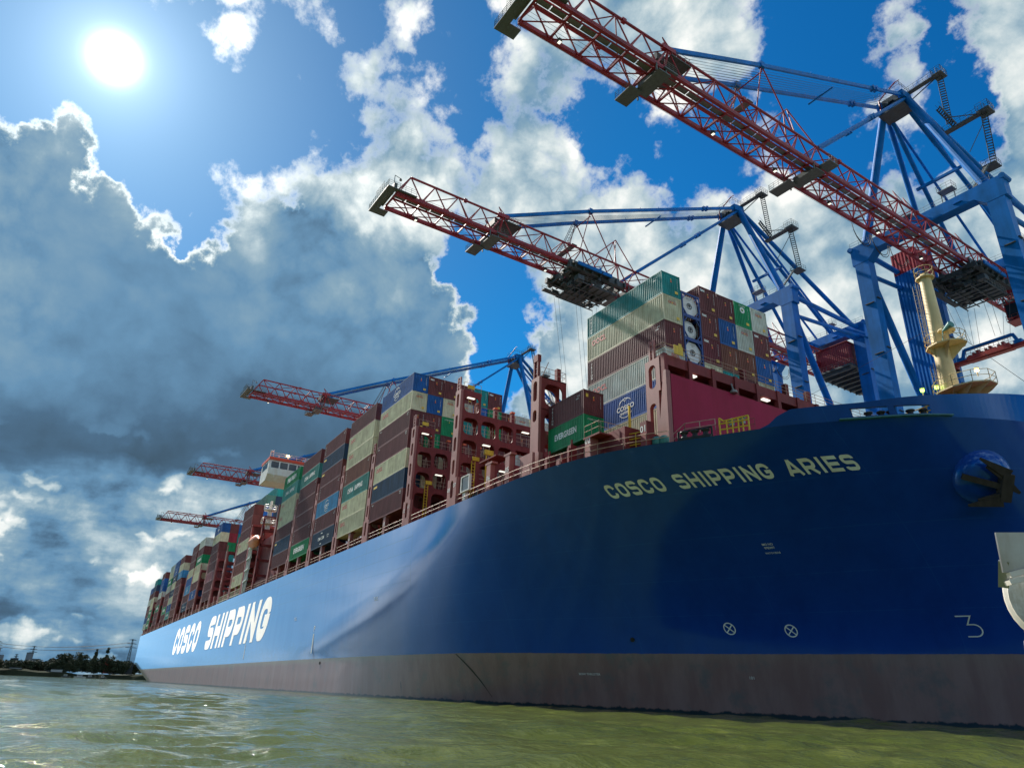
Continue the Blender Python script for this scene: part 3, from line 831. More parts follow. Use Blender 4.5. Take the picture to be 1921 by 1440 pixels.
def build_bulwark():
    """raised bow plating with two rope openings a side"""
    mb = MB()
    top_x = [54.0, 54.6, 55.3, 56.2, 60, 62.5, 64.5, 66.5, 68.2]
    top_z = [DECK + .02, 21.12, 21.62, 22.0, 22.12, 22.35, 22.6, 22.95, 23.2]
    S = np.concatenate([np.linspace((54.0 - X0) / (68 - X0), 0.965, 60), np.linspace(0.967, 1.0, 26)])
    holes = [(59.35, 61.2), (61.5, 63.1)]
    for side in (-1, 1):
        rows = []
        for s in S:
            xd = X0 + (68 - X0) * s
            zt = float(np.interp(xd, top_x, top_z))
            col = []
            for z in (DECK, min(zt, 21.14), min(zt, 21.74), zt):
                x = X0 + (xe(z) - X0) * s
                y = side * half(x, z)
                inn = 0.28 * min(1.0, abs(y) / 0.6)
                col.append(((x, y, z), (x - (0.25 if s > .985 else 0.05), y - side * inn, z)))
            rows.append((xd, col))
        for k in range(len(rows) - 1):
            xm = (rows[k][0] + rows[k + 1][0]) / 2
            a, b = rows[k][1], rows[k + 1][1]
            for r in range(3):
                if r == 1 and any(h0 < xm < h1 for h0, h1 in holes):
                    continue
                q = [a[r][0], b[r][0], b[r + 1][0], a[r + 1][0]]; qi = [a[r][1], a[r + 1][1], b[r + 1][1], b[r][1]]
                if side > 0: q = q[::-1]; qi = qi[::-1]
                mb.add(q, [(0, 1, 2, 3)]); mb.add(qi, [(0, 1, 2, 3)])
            for r in (1, 2, 3):
                mb.add([a[r][0], b[r][0], b[r][1], a[r][1]], [(0, 1, 2, 3) if side < 0 else (3, 2, 1, 0)])
    mb.build('bulwark', M_HULL, ship, smooth=False)
    # lip below the openings and the rollers that stand in them
    for side in (-1, 1):
        mb = MB()
        xs = np.linspace(58.6, 63.9, 14)
        for p, q in zip(xs[:-1], xs[1:]):
            mb.beam(hull_pt(p, 21.0, side, 0.12), hull_pt(q, 21.0, side, 0.12), 0.34, 0.10)
        mb.build('fairlead_lip', paint('lip_steel', (0.03, 0.16, 0.20), 0.5, 0.3), ship)
    for x in (59.9, 60.55, 61.05, 62.0, 62.6):
        mb = MB(); y = -half(x, 21.3) + 0.75
        mb.lathe([(.30, 0), (.26, .1), (.20, .2), (.20, .38), (.32, .46), (.32, .54), (.2, .58)], 14, (x, y, DECK + .12))
        mb.build('fairlead_roller', M_BLACK, ship, smooth=True)
build_bulwark()

# ---- names painted on the hull
def side_name():
    h, w, t, pitch, sl = 8.55, 8.7, 2.35, 10.6, 0.42
    z0 = 9.15
    def put(word, xs):
        mb = MB()
        for ch, xl in zip(word, xs):
            ww = w if ch != 'I' else 3.2
            for k, (pts, cl) in enumerate(glyph(ch, ww, h, t)):
                stroke(mb, pts, cl, t, lambda u, v, xl=xl, k=k: (xl + u + sl * v, -29.318 - .004 * k, z0 + v))
        mb.build('company_lettering', M_SIDE_LETTER, hull)
    put('COSCO', [-202.6 + 10.55 * i for i in range(5)])
    x = -137.0; xs = []
    for ch in 'SHIPPING':
        xs.append(x); x += (10.3 if ch != 'I' else 4.9)
    put('SHIPPING', xs)
side_name()
def bow_name():
    mb = MB(); LA_ = [0]
    text = 'COSCO SHIPPING ARIES'
    h, t = 1.02, 0.225
    widths = {'I': 0.42, ' ': 0.85, 'A': 1.22}
    tot = sum(widths.get(c, 1.12) + 0.24 for c in text)
    # the name follows the flare: walk along the hull at mid height by arc length
    zb = 17.85
    xs = np.linspace(30, 66, 400)
    P = np.array([[x, half(x, zb + h / 2)] for x in xs])
    L = np.concatenate([[0], np.cumsum(np.linalg.norm(np.diff(P, axis=0), axis=1))])
    xa, xb = NAME_X
    la, lb = np.interp(xa, xs, L), np.interp(xb, xs, L)
    k = (lb - la) / tot
    cur = la
    def fn(u, v):
        x = float(np.interp(cur + u, L, xs))
        return hull_pt(x, zb + v, -1, 0.03 + .004 * LA_[0])
    for c in text:
        if c == ' ':
            mb.build('name_lettering', M_LETTER, hull); mb = MB()
        wd = widths.get(c, 1.12)
        for q, (pts, cl) in enumerate(glyph(c, wd * k, h, t)):
            LA_[0] = q; stroke(mb, pts, cl, t, fn, sub=2)
        cur += (wd + 0.24) * k
    mb.build('name_lettering', M_LETTER, hull)
NAME_X = (38.9, 58.0)
bow_name()

def hull_marks():
    # crossed rings over the bow thrusters
    for x, z in ((41.7, 7.15), (46.5, 6.9)):
        mb = MB(); r = 0.52
        def f(u, v, x=x, z=z): return hull_pt(x + u * .85, z + v * .9, -1, 0.03 + LAY[0])
        stroke(mb, [(r * math.cos(a), r * math.sin(a)) for a in np.linspace(0, 2 * math.pi, 29)[:-1]], True, 0.10, f)
        for a in (45, 135):
            LAY[0] += .004; d = (r * math.cos(R(a)), r * math.sin(R(a)))
            stroke(mb, [(-d[0], -d[1]), d], False, 0.10, f, sub=2)
        LAY[0] = 0; mb.build('thruster_mark', M_LETTER, hull)
    # bulb mark: a three with a flat top
    mb = MB()
    def f(u, v): return hull_pt(58.6 + u, 7.0 + v, -1, 0.03)
    stroke(mb, [(-.55, .72), (.35, .72), (.02, .12), (.35, .12)] + [(.35 + .42 * math.sin(a), -.30 + .42 * math.cos(a)) for a in np.linspace(0.2, math.pi, 8)] + [(-.2, -.72)], False, 0.085, f)
    mb.build('bulb_mark', M_LETTER, hull)
    # small stencils
    for txt, x, z, hh in (('TUG', -45.0, 11.9, .55), ('TUG', -6.0, 12.2, .5), ('BOW THRUSTER', 28.2, 3.15, .2), ('101', 42.5, 3.1, .24)):
        mb = MB()
        add_text(mb, txt, hh, lambda u, v, x=x, z=z: hull_pt(x + u, z + v, -1, 0.03))
        mb.build('stencil_lettering', M_LETTER, hull)
    mb = MB()
    for i, (txt, hh) in enumerate((('IMO NO', .16), ('9783497', .16), ('WATCH BULB', .13))):
        add_text(mb, txt, hh, lambda u, v, i=i: hull_pt(48.3 + u, 13.5 - .26 * i - (.12 if i == 2 else 0) + v, -1, 0.03))
    mb.build('stencil_lettering', M_LETTER, hull)
    # pilot and loadline bars
    for x in (-32.5, -83.0):
        mb = MB()
        mb.box(x - .22, x + .22, -29.325, -29.312, 5.9, 8.9)
        add_text(mb, 'P', 1.0, lambda u, v, x=x: (x + u, -29.32, 9.6 + v))
        mb.build('pilot_mark', M_LETTER, hull)
    # a dark chafed line across the boot top
    mb = MB()
    pts = [(12.6, 5.0), (13.6, 4.3), (14.7, 3.4), (15.7, 2.4), (16.5, 1.4), (17.0, 0.7)]
    for i in range(len(pts) - 1):
        (xa, za), (xb, zb2) = pts[i], pts[i + 1]
        w0, w1 = .10 + .07 * math.sin(i), .10 + .07 * math.sin(i + 1)
        mb.add([hull_pt(xa - w0, za, -1, .02), hull_pt(xb - w1, zb2, -1, .02), hull_pt(xb + w1, zb2, -1, .02), hull_pt(xa + w0, za, -1, .02)], [(0, 1, 2, 3)])
    mb.build('chafe_mark', M_BLACK, hull)
    # overboard pipes
    for x, z in ((-28.0, 4.4), (33.0, 6.3)):
        mb = MB(); p = hull_pt(x, z, -1, 0.0); q = hull_pt(x, z, -1, 0.1)
        mb.tube(p, q, 0.22, 10)
        mb.build('overboard_pipe', M_BLACK, hull)
hull_marks()

def build_anchor():
    # rounded bolster where the anchor is housed
    x, z = 63.5, 17.0
    c = hull_pt(x, z, -1, 0.0)
    e = 0.05
    n = (hull_pt(x, z, -1, 1.0) - c).normalized()
    mb = MB()
    up = Vector((0, 0, 1)); a = n.cross(up).normalized(); b = a.cross(n)
    prof = [(2.1, -0.8), (2.0, 0.05), (1.75, 0.5), (1.3, 0.8), (0.7, 0.92), (0.0, 0.95)]
    N = 28; vs = []; fs = []
    for r, h in prof:
        for i in range(N):
            t = 2 * math.pi * i / N
            vs.append(c + a * (r * math.cos(t)) + b * (r * math.sin(t)) + n * h)
    for k in range(len(prof) - 1):
        for i in range(N):
            fs.append((k * N + i, k * N + (i + 1) % N, (k + 1) * N + (i + 1) % N, (k + 1) * N + i))
    mb.add(vs, fs)
    mb.build('anchor_bolster', M_HULL, ship, smooth=True)
    # stockless anchor: shank, crown and two flukes
    mb = MB(); o = c + n * 1.15 + a * 0.75 + b * (-0.15)
    ca, sa = math.cos(R(-78)), math.sin(R(-78))
    def P(i, j, k=0.0): return o + a * (i * ca - j * sa) + b * (i * sa + j * ca) + n * k
    mb.beam(P(-.15, 1.0, -.5), P(.0, -1.6, .25), .42, .42, up=n)
    mb.beam(P(-1.0, -1.55, .25), P(1.0, -1.75, .25), .75, .7, up=n)
    for s in (-1, 1):
        mb.beam(P(s * 1.0, -1.6, .3), P(s * 1.75, .55, .45), .75, .55, up=n, w2=.16, h2=.14)
        mb.beam(P(s * .55, -1.6, .3), P(s * 1.3, -.1, .35), .4, .45, up=n, w2=.3, h2=.2)
    mb.beam(P(-.3, -1.7, .2), P(.2, -2.7, .2), .55, .5, up=n, w2=.2, h2=.2)
    mb.build('anchor', paint('anchor_iron', (0.035, 0.026, 0.022), 0.75, 0.4, 1.5, rust=0.3), ship)
build_anchor()

# ---- deck edge railing, hatch coamings and the posts under the outer stacks
BAY = [0.0, -14.77, -29.54, -44.31, -59.08, -73.9, -87.6, -101.1, -116.1, -131.1, -146.2, -161.2, -176.0, -190.9, -206.2, -221.6, -236.2, -251.2, -265.6, -280.0, -294.8, -309.7, -323.4]
def deck_gear():
    mb = MB()
    mb.box(-330, 43.5, -26.4, 26.4, DECK, 23.15)
    mb.build('hatch_coaming', M_DECK_RED, ship)
    mb = MB()
    pts = [hull_pt(x, DECK, -1) + Vector((0, .12, 0)) for x in list(np.linspace(-337, 20, 60)) + [25, 29, 32, 35, 38, 41, 43.5, 45.5, 47.3]]
    railing(mb, pts, 1.05, 2.0, 0.035, 1, 4)
    mb.build('deck_railing', paint('rail_pale', (0.52, 0.36, 0.28), .5, .3), ship)
    mb = MB()
    pts = [hull_pt(x, DECK, -1) + Vector((0, .12, 0)) for x in (50.8, 52.6, 53.6)]
    railing(mb, pts, 1.0, 1.4, 0.025, 1, 4)
    mb.build('deck_railing', M_RAIL_RED, ship)
deck_gear()

def support_post(x, num=None, z1=23.45, y=-29.2):
    mb = MB()
    mb.box(x - .42, x + .42, y, y + .55, DECK, z1)
    mb.box(x - .75, x + .75, y - .02, y + .7, z1, z1 + .22)
    o = mb.build('stack_post', M_POST_PINK, ship)
    if num:
        mb = MB()
        add_text(mb, num, .55, lambda u, v: (x + u, y - .015, DECK + 1.5 + v))
        mb.build('post_number', M_LETTER, o)

def lashing_bridge(x, first_top, rest_top, ncell, y0=-29.3, yend=None, detail=True, num=None, cells=None):
    """a transverse frame between two bays: outer post with oval openings, tiers of arched cells, walkways and railings"""
    t = thing('lashing_bridge', None, None)
    for k in ('label', 'category'):
        if k in t: del t[k]
    t.parent = ship
    x0, x1 = x - 0.72, x + 0.72
    mb = MB()
    # outer post, its face along the ship pierced by ovals
    zb = DECK
    mb.box(x0 - .42, x1 + .42, y0 + .01, y0 + .40, zb, zb + .75)
    mb.holed(x0 - .42, x1 + .42, zb + .75, zb + 3.3, (x, zb + 2.0, .34, 1.05, .33), .38, lambda u, v, w: (u, y0 + .01 + w, v))
    z = zb + 3.3
    first = True
    while z < first_top - 0.2:
        z2 = min(z + 2.88, first_top)
        tall = 0.42 if (z2 - z) > 2 else 0.2
        mb.holed(x0, x1, z, z2, (x, (z + z2) / 2, .30, min(.9, (z2 - z) * .34), .29), .36, lambda u, v, w: (u, y0 + .02 + w, v))
        z = z2
    # ladder cage on top of the post
    for xx in (x - .32, x + .32):
        mb.box(xx - .09, xx + .09, y0 + .02, y0 + .2, first_top, first_top + 1.75)
    for k in range(4):
        mb.box(x - .32, x + .32, y0 + .04, y0 + .16, first_top + .3 + .45 * k, first_top + .42 + .45 * k)
    mb.build('outer_post', M_POST_PINK, t)
    mb = MB()
    lv = 2.88
    cells = cells or [2.52] * ncell
    y = y0 + .40
    cols = []
    for i, cw in enumerate(cells):
        top = first_top if i == 0 else rest_top
        ya, yb = y, y + cw
        z2 = top
        while z2 - lv > DECK + 0.5:
            for xx, th in ((x1 - .16, .16), (x0, .16)):
                big = cw > 3
                mb.holed(ya, yb, z2 - lv, z2, ((ya + yb) / 2, z2 - .70 - (lv - .72) / 2, cw / 2 - .24, (lv - .72) / 2, .12 if big else .62), th,
                         lambda u, v, w, xx=xx: (xx + w, u, v))
            z2 -= lv
        for xx in (x1 - .16, x0):
            mb.box(xx, xx + .16, ya, yb, DECK, z2)
        y = yb
        cols.append((ya, yb, top))
    mb.build('arched_frame', M_DECK_RED, t)
    mb = MB()
    for ya, yb, top in cols:
        z2 = top
        while z2 > DECK + 1:
            mb.box(x0 + .17, x1 - .17, ya + .01, yb - .01, z2 - .12, z2 - .04)
            z2 -= lv
    mb.build('walkway', M_STEEL_DARK, t)
    if detail:
        mb = MB()
        for ya, yb, top in cols[:14]:
            z2 = top
            while z2 > DECK + 3:
                railing(mb, [(x1 - .03, ya + .05, z2), (x1 - .03, yb - .05, z2)], 1.05, 1.3, .028, 1, 4)
                z2 -= lv
            # lashing rods leaning in the cells
            for k in range(2):
                zz = top - lv * (1 + k)
                if zz > DECK + 1:
                    for d in (.35, .62, .8):
                        q = rng.uniform(-.3, .3)
                        mb.tube((x1 - .3, ya + cw_at(ya, yb, d), zz), (x1 - .35, ya + cw_at(ya, yb, d) + q, zz + rng.uniform(1.3, 2.0)), .035, 4)
        mb.build('railing', paint('rail_pale', (0.52, 0.36, 0.28)), t)
        for i, (ya, yb, top) in enumerate(cols[:4]):
            for k in range(3):
                if (i * 2 + k) % 3: continue
                mb = MB(); zz = top - .72 - lv * k
                if zz < DECK + 3: continue
                mb.box(x1 - .55, x1 - .22, (ya + yb) / 2 - .5, (ya + yb) / 2 + .5, zz - .12, zz - .02)
                mb.build('strip_lamp', lamp_mat('strip_light', (1, .96, .85), 0.75), t)
        # yellow ladder and stop signs
        mb = MB()
        ya, yb, top = cols[0]
        for k in (0, .45):
            mb.box(x1 + .02, x1 + .10, yb - .9 + k, yb - .82 + k, DECK + .6, 26.6)
        zz = DECK + .8
        while zz < 26.5:
            mb.box(x1 + .03, x1 + .09, yb - .9, yb - .4, zz, zz + .06); zz += .38
        mb.build('ladder', M_YELLOW, t)
        mb = MB()
        for yy, zz in ((yb - .8, 26.7), (y0 + .9, first_top + .25)):
            mb.box(x1 + .03, x1 + .10, yy, yy + .95, zz, zz + .5)
        mb.build('sign_board', M_YELLOW, t)
        # box posts on top between the stacks
        for ya, yb, top in cols[1:9:1]:
            mb = MB()
            mb.box(x - .22, x + .22, ya - .22, ya + .22, top, top + 1.5)
            mb.build('king_post', M_DECK_RED, t)
            mb = MB(); mb.box(x - .26, x + .26, ya - .26, ya + .26, top + 1.5, top + 1.72)
            mb.build('post_cap', M_ORANGE, t)
    if num:
        mb = MB()
        add_text(mb, num[0], .5, lambda u, v: (x - .75 + u, y0 - .01, DECK + 2.0 + v))
        add_text(mb, num[1], .5, lambda u, v: (x + .72 + u, y0 - .01, DECK + 2.35 + v))
        mb.build('post_number', M_LETTER, t)
    return t
def cw_at(ya, yb, d): return (yb - ya) * d

for i, xf in enumerate(BAY):
    if i < 1: continue
    xb = xf + 1.29
    if i in (5, 6): continue
    far = i > 5
    lashing_bridge(xb, 34.6 if i < 8 else 35.5, 33.0, 0, cells=[2.52] * (8 if not far else 4), detail=(i in (1,)) , num=None)
for i, xf in enumerate(BAY):
    if i in (5, 6): continue
    support_post(xf - 6.1, '%02d' % (10 + 4 * i) if i < 3 else None)
# the two open frames forward of the first stack
lashing_bridge(1.9, 34.7, 32.05, 0, cells=[2.52] * 6 + [3.6] * 11, num=('12', '11'))
lashing_bridge(15.3, 35.6, 32.75, 0, cells=[2.52, 2.52, 2.52, 3.7, 3.7] + [3.7] * 10, num=('08', '07'))
for x, s in ((23.6, '06'), (27.6, '05')):
    support_post(x, s, 24.0, -29.0)
def front_portal():
    """frame behind the short stack, an open arch at its top"""
    t = thing('lashing_bridge', None, None)
    for k in ('label', 'category'):
        if k in t: del t[k]
    t.parent = ship
    mb = MB(); x0, x1 = 30.15, 31.65; y0 = -27.85
    zb = DECK
    mb.box(x0 - .3, x1 + .3, y0 - .6, y0 + .3, zb, zb + 1.0)
    mb.holed(x0 - .3, x1 + .3, zb + 1, zb + 2.6, (30.9, zb + 1.6, .42, .62, .4), .5, lambda u, v, w: (u, y0 - .1 + w, v))
    for za, zc, rv in ((23.5, 26.4, 0.0), (26.4, 28.9, .65), (28.9, 32.0, 1.15)):
        if rv:
            mb.holed(x0, x1, za, zc, ((x0 + x1) / 2, (za + zc) / 2, .36, rv, .35), .3, lambda u, v, w: (u, y0 + w, v))
        else:
            mb.box(x0, x1, y0, y0 + .3, za, zc)
    mb.build('outer_post', M_POST_PINK, t)
    mb = MB()
    for xx in (x1 - .2, x0):
        mb.holed(y0 + .3, y0 + 3.5, 28.6, 32.0, (y0 + 1.9, 30.1, 1.15, 1.25, .75), .2, lambda u, v, w, xx=xx: (xx + w, u, v))
        mb.holed(y0 + .3, y0 + 3.5, 25.2, 28.6, (y0 + 1.9, 26.8, 1.1, 1.25, .75), .2, lambda u, v, w, xx=xx: (xx + w, u, v))
        mb.holed(y0 + .3, y0 + 3.5, DECK, 25.2, (y0 + 1.9, 23.2, 1.1, 1.5, .6), .2, lambda u, v, w, xx=xx: (xx + w, u, v))
        mb.box(xx, xx + .2, y0 + 3.5, 27.5, DECK, 27.5)
    mb.box(x0, x1, y0 + .3, y0 + 3.5, 31.9, 32.02); mb.box(x0, x1, y0 + .3, y0 + 3.5, 28.3, 28.4)
    mb.build('arched_frame', M_DECK_RED, t)
    mb = MB()
    railing(mb, [(x1 - .05, y0 + .2, 32.02), (x1 - .05, y0 + 3.4, 32.02), (x0 + .05, y0 + 3.4, 32.02)], 1.1, 1.1, .03, 1, 4)
    railing(mb, [(x1 - .05, y0 + .5, 28.42), (x1 - .05, y0 + 3.4, 28.42)], 1.1, 1.1, .03, 1, 4)
    mb.tube((x1 - .4, y0 + .6, 32.1), (x1 - .2, y0 + 1.3, 34.0), .04, 4)
    mb.build('railing', paint('rail_pale', (0.52, 0.36, 0.28)), t)
    mb = MB()
    for xx in (30.55, 31.25):
        mb.box(xx - .1, xx + .1, y0 + .02, y0 + .3, 32.0, 34.6)
    for k in range(4): mb.box(30.6, 31.2, y0 + .06, y0 + .2, 32.4 + .6 * k, 32.52 + .6 * k)
    mb.box(30.5, 31.3, y0 + .0, y0 + .45, 33.9, 34.7)
    mb.box(30.7, 31.2, y0 + 2.6, y0 + 3.1, 32.0, 33.7)
    mb.build('ladder_tower', M_DECK_RED, t)
    mb = MB()
    for s, xx in (('04', 31.6), ('05', 29.9)):
        add_text(mb, s, .5, lambda u, v, xx=xx: (xx + u, -28.72, 22.1 + v))
    mb.box(29.6, 32.0, -28.7, -28.4, DECK, 23.3)
    mb.build('post_number', [M_POST_PINK], t)
front_portal()

def breakwater():
    t = thing('breakwater', None, None)
    for k in ('label', 'category'):
        if k in t: del t[k]
    t.parent = ship
    mb = MB()
    mb.box(46.6, 46.8, -23.7, 23.7, DECK, 27.75)
    mb.build('wall_plate', M_BREAK_RED, t)
    # pink buttress and pierced post on the end
    mb = MB()
    y0 = -24.3
    mb.add([(46.82, y0, DECK), (45.4, y0, DECK), (46.5, y0, 28.0), (46.82, y0, 28.0), (46.82, y0 + .5, DECK), (45.4, y0 + .5, DECK), (46.5, y0 + .5, 28.0), (46.82, y0 + .5, 28.0)],
           [(0, 1, 2, 3), (7, 6, 5, 4), (0, 4, 5, 1), (1, 5, 6, 2), (2, 6, 7, 3), (3, 7, 4, 0)])
    y1 = y0 + .05
    mb.holed(44.1, 45.75, DECK, 26.3, (44.95, 23.4, .42, 1.9, .4), .4, lambda u, v, w: (u, y1 + w, v))
    mb.holed(44.1, 46.0, 26.3, 29.6, (45.0, 27.9, .46, 1.15, .44), .4, lambda u, v, w: (u, y1 + w, v))
    mb.build('buttress', M_POST_PINK, t)
    mb = MB()
    for xx in (44.75, 45.25): mb.box(xx - .1, xx + .1, y1, y1 + .25, 29.6, 31.6)
    for k in range(3): mb.box(44.75, 45.25, y1 + .05, y1 + .2, 29.9 + .6 * k, 30.05 + .6 * k)
    mb.build('ladder_tower', M_POST_PINK, t)
    # beam and its short columns above the plate
    mb = MB()
    mb.box(45.2, 46.5, -24.2, 24.2, 28.75, 29.75)
    yy = -24.0
    while yy < 24.1:
        mb.box(46.1, 46.62, yy - .22, yy + .22, 27.0, 29.78)
        yy += 3.0
    mb.box(45.3, 45.5, -24.0, 24.0, DECK, 28.7)
    mb.build('top_beam', M_DECK_RED, t)
    mb = MB()
    railing(mb, [(46.45, -24.1, 29.76), (46.45, 24.1, 29.76)], 1.15, 1.5, .028, 2, 4)
    railing(mb, [(46.45, -24.1, 29.76), (45.3, -24.1, 29.76)], 1.15, 1.2, .028, 2, 4)
    mb.build('railing', paint('rail_pale', (0.52, 0.36, 0.28)), t)
    for y in (-20.5, -10.6, -4.2):
        mb = MB(); mb.box(46.0, 46.4, y - .5, y + .5, 28.5, 28.62)
        mb.build('strip_lamp', lamp_mat('strip_light', (1, .96, .85), 0.75), t)
    mb = MB(); mb.tube((46.75, -15.9, 28.75), (46.9, -15.9, 28.1), .07, 6); mb.lathe([(.1, .35), (.32, .2), (.36, 0), (.3, -.06)], 12, (46.95, -15.9, 27.75))
    mb.build('floodlight', M_LAMP_OFF, t)
    mb = MB(); mb.box(46.85, 46.92, -23.2, -22.1, 29.85, 30.75)
    mb.build('sign_board', M_YELLOW, t)
    for y in (-13.2, -7.0, -3.6):
        mb = MB(); mb.box(45.7, 46.2, y - .22, y + .22, 29.75, 31.2); mb.build('king_post', M_DECK_RED, t)
breakwater()

def bow_gear():
    # mooring roller set at the deck edge
    mb = MB()
    base = [hull_pt(x, DECK, -1) + Vector((-.1, .35, 0)) for x in (47.9, 49.2, 50.4)]
    for p, q in zip(base[:-1], base[1:]): mb.beam(p + Vector((0, 0, .12)), q + Vector((0, 0, .12)), .7, .22)
    mb.path([base[0] + Vector((0, 0, .2)), base[0] + Vector((0, 0, .85)), base[2] + Vector((0, 0, .95)), base[2] + Vector((0, 0, .2))], .09, 8)
    mb.build('roller_frame', M_BLACK, ship)
    for k in (.18, .5, .82):
        p = base[0].lerp(base[2], k)
        mb = MB(); mb.lathe([(.34, 0), (.30, .12), (.22, .2), (.22, .42), (.36, .5), (.36, .6), (.15, .64)], 14, (p.x, p.y, p.z + .2))
        mb.build('mooring_roller', M_BLACK, ship, smooth=True)
    mb = MB()
    pts = [hull_pt(x, DECK, -1) + Vector((-.3, 1.2, 0)) for x in (47.0, 48.0, 50.3)]
    railing(mb, [pts[0], pts[1] + Vector((0, 0, .9)), pts[2] + Vector((0, 0, .9))], 1.0, 1.2, .035, 1, 5)
    mb.build('deck_railing', paint('rail_pale', (0.52, 0.36, 0.28)), ship)
    # yellow frame on the edge
    mb = MB()
    a = hull_pt(51.1, DECK, -1) + Vector((0, .1, 0)); b = hull_pt(53.2, DECK, -1) + Vector((0, .1, 0))
    Z = lambda h: Vector((0, 0, h))
    mb.path([a, a + Z(1.45), a.lerp(b, .15) + Z(1.15), b + Z(1.3), b], .07, 8)
    mb.tube(a + Z(.95), b + Z(.95), .06, 8); mb.tube(a + Z(.45), b + Z(.45), .06, 8)
    for k in (.25, .45, .65, .8): mb.tube(a.lerp(b, k), a.lerp(b, k) + Z(1.2), .06, 8)
    c = Vector((-.5, .7, 0))
    mb.path([a + Z(1.45), a + c + Z(1.3), b + c + Z(1.3), b + Z(1.3)], .05, 6)
    mb.build('gangway_frame', M_YELLOW, ship)
    for k in (.35, .72):
        p = a.lerp(b, k); mb = MB(); mb.box(p.x - .18, p.x + .18, p.y + .1, p.y + .4, p.z + .75, p.z + 1.2); mb.box(p.x - .24, p.x + .24, p.y + .05, p.y + .45, p.z + 1.2, p.z + 1.28)
        mb.build('flood_lamp', paint('lamp_box', (.35, .5, .52), .4, .1), ship)
    # numbered blocks, winch and stools along the bow bays
    for x, y, z1, s in ((39.8, -27.7, 22.75, '02'), (45.2, -25.75, 23.2, '01')):
        mb = MB(); mb.box(x - .4, x + .4, y, y + .9, DECK, z1); o = mb.build('stack_post', M_DECK_RED if s == '01' else M_POST_PINK, ship)
        mb = MB(); add_text(mb, s, .6, lambda u, v, x=x, y=y: (x + u, y - .012, DECK + 1.6 + v)); mb.build('post_number', M_LETTER, o)
    mb = MB()
    mb.box(39.2, 41.6, -27.75, -24.4, 22.75, 22.9); mb.box(41.0, 41.4, -25.2, -24.8, DECK, 22.75)
    mb.build('side_platform', M_DECK_RED, ship)
    mb = MB(); railing(mb, [(39.3, -27.7, 22.9), (41.5, -27.7, 22.9), (41.5, -24.5, 22.9)], 1.1, 1.2, .03, 1, 4)
    mb.build('railing', paint('rail_pale', (0.52, 0.36, 0.28)), ship)
    mb = MB(); railing(mb, [(43.4, -25.9, DECK), (44.7, -25.4, DECK)], 1.6, .7, .05, 2, 6); mb.box(43.05, 43.2, -25.6, -25.4, DECK, 25.4)
    mb.build('yellow_railing', M_YELLOW, ship)
    for x, y in ((45.9, -24.9), (46.5, -24.6)):
        mb = MB(); mb.lathe([(.3, 0), (.42, .1), (.42, .7), (.25, .85)], 14, (x, y, DECK)); mb.build('vent_mushroom', M_SEAT_GREEN, ship, smooth=True)
    for x, z1, w in ((33.4, 22.6, .7), (35.2, 22.0, .9), (36.6, 23.0, .5), (21.2, 22.0, .8), (25.4, 22.3, .7), (19.0, 21.8, .9)):
        mb = MB(); y = -half(x, DECK) + 1.1
        mb.box(x - w / 2, x + w / 2, y, y + .7, DECK, z1); mb.box(x - w * .3, x + w * .3, y - .15, y, DECK + .4, z1 - .3); mb.tube((x, y + .3, z1), (x, y + .3, z1 + .6), .1, 8)
        mb.build('deck_box', rng.choice([M_DECK_RED, M_RAIL_RED, M_STEEL_DARK]), ship)
    # davit-like control cabin with a dark window at the edge
    mb = MB(); mb.box(17.9, 18.5, -29.1, -28.7, DECK, 22.0); mb.box(17.5, 19.6, -29.25, -28.95, 22.0, 22.12); mb.box(17.5, 19.6, -29.25, -28.95, 23.75, 23.87); mb.box(17.5, 17.68, -29.25, -28.95, 22.12, 23.75); mb.box(19.42, 19.6, -29.25, -28.95, 22.12, 23.75)
    o = mb.build('signal_box', M_WHITE, ship)
    mb = MB(); mb.box(17.69, 19.41, -29.15, -29.0, 22.13, 23.74); mb.build('window', M_GLASS, o)
    # platform with yellow lifting frame by the open bay
    mb = MB(); mb.box(20.6, 24.4, -28.6, -26.8, 24.9, 25.02); mb.box(22.0, 22.5, -28.4, -28.0, DECK, 24.9)
    mb.build('side_platform', M_DECK_RED, ship)
    mb = MB()
    for y in (-25.9, -25.2): mb.box(17.0, 17.15, y, y + .14, DECK, 27.4)
    mb.box(16.9, 17.2, -26.1, -24.9, 27.4, 28.0)
    mb.build('lifting_frame', M_YELLOW, ship)
bow_gear()

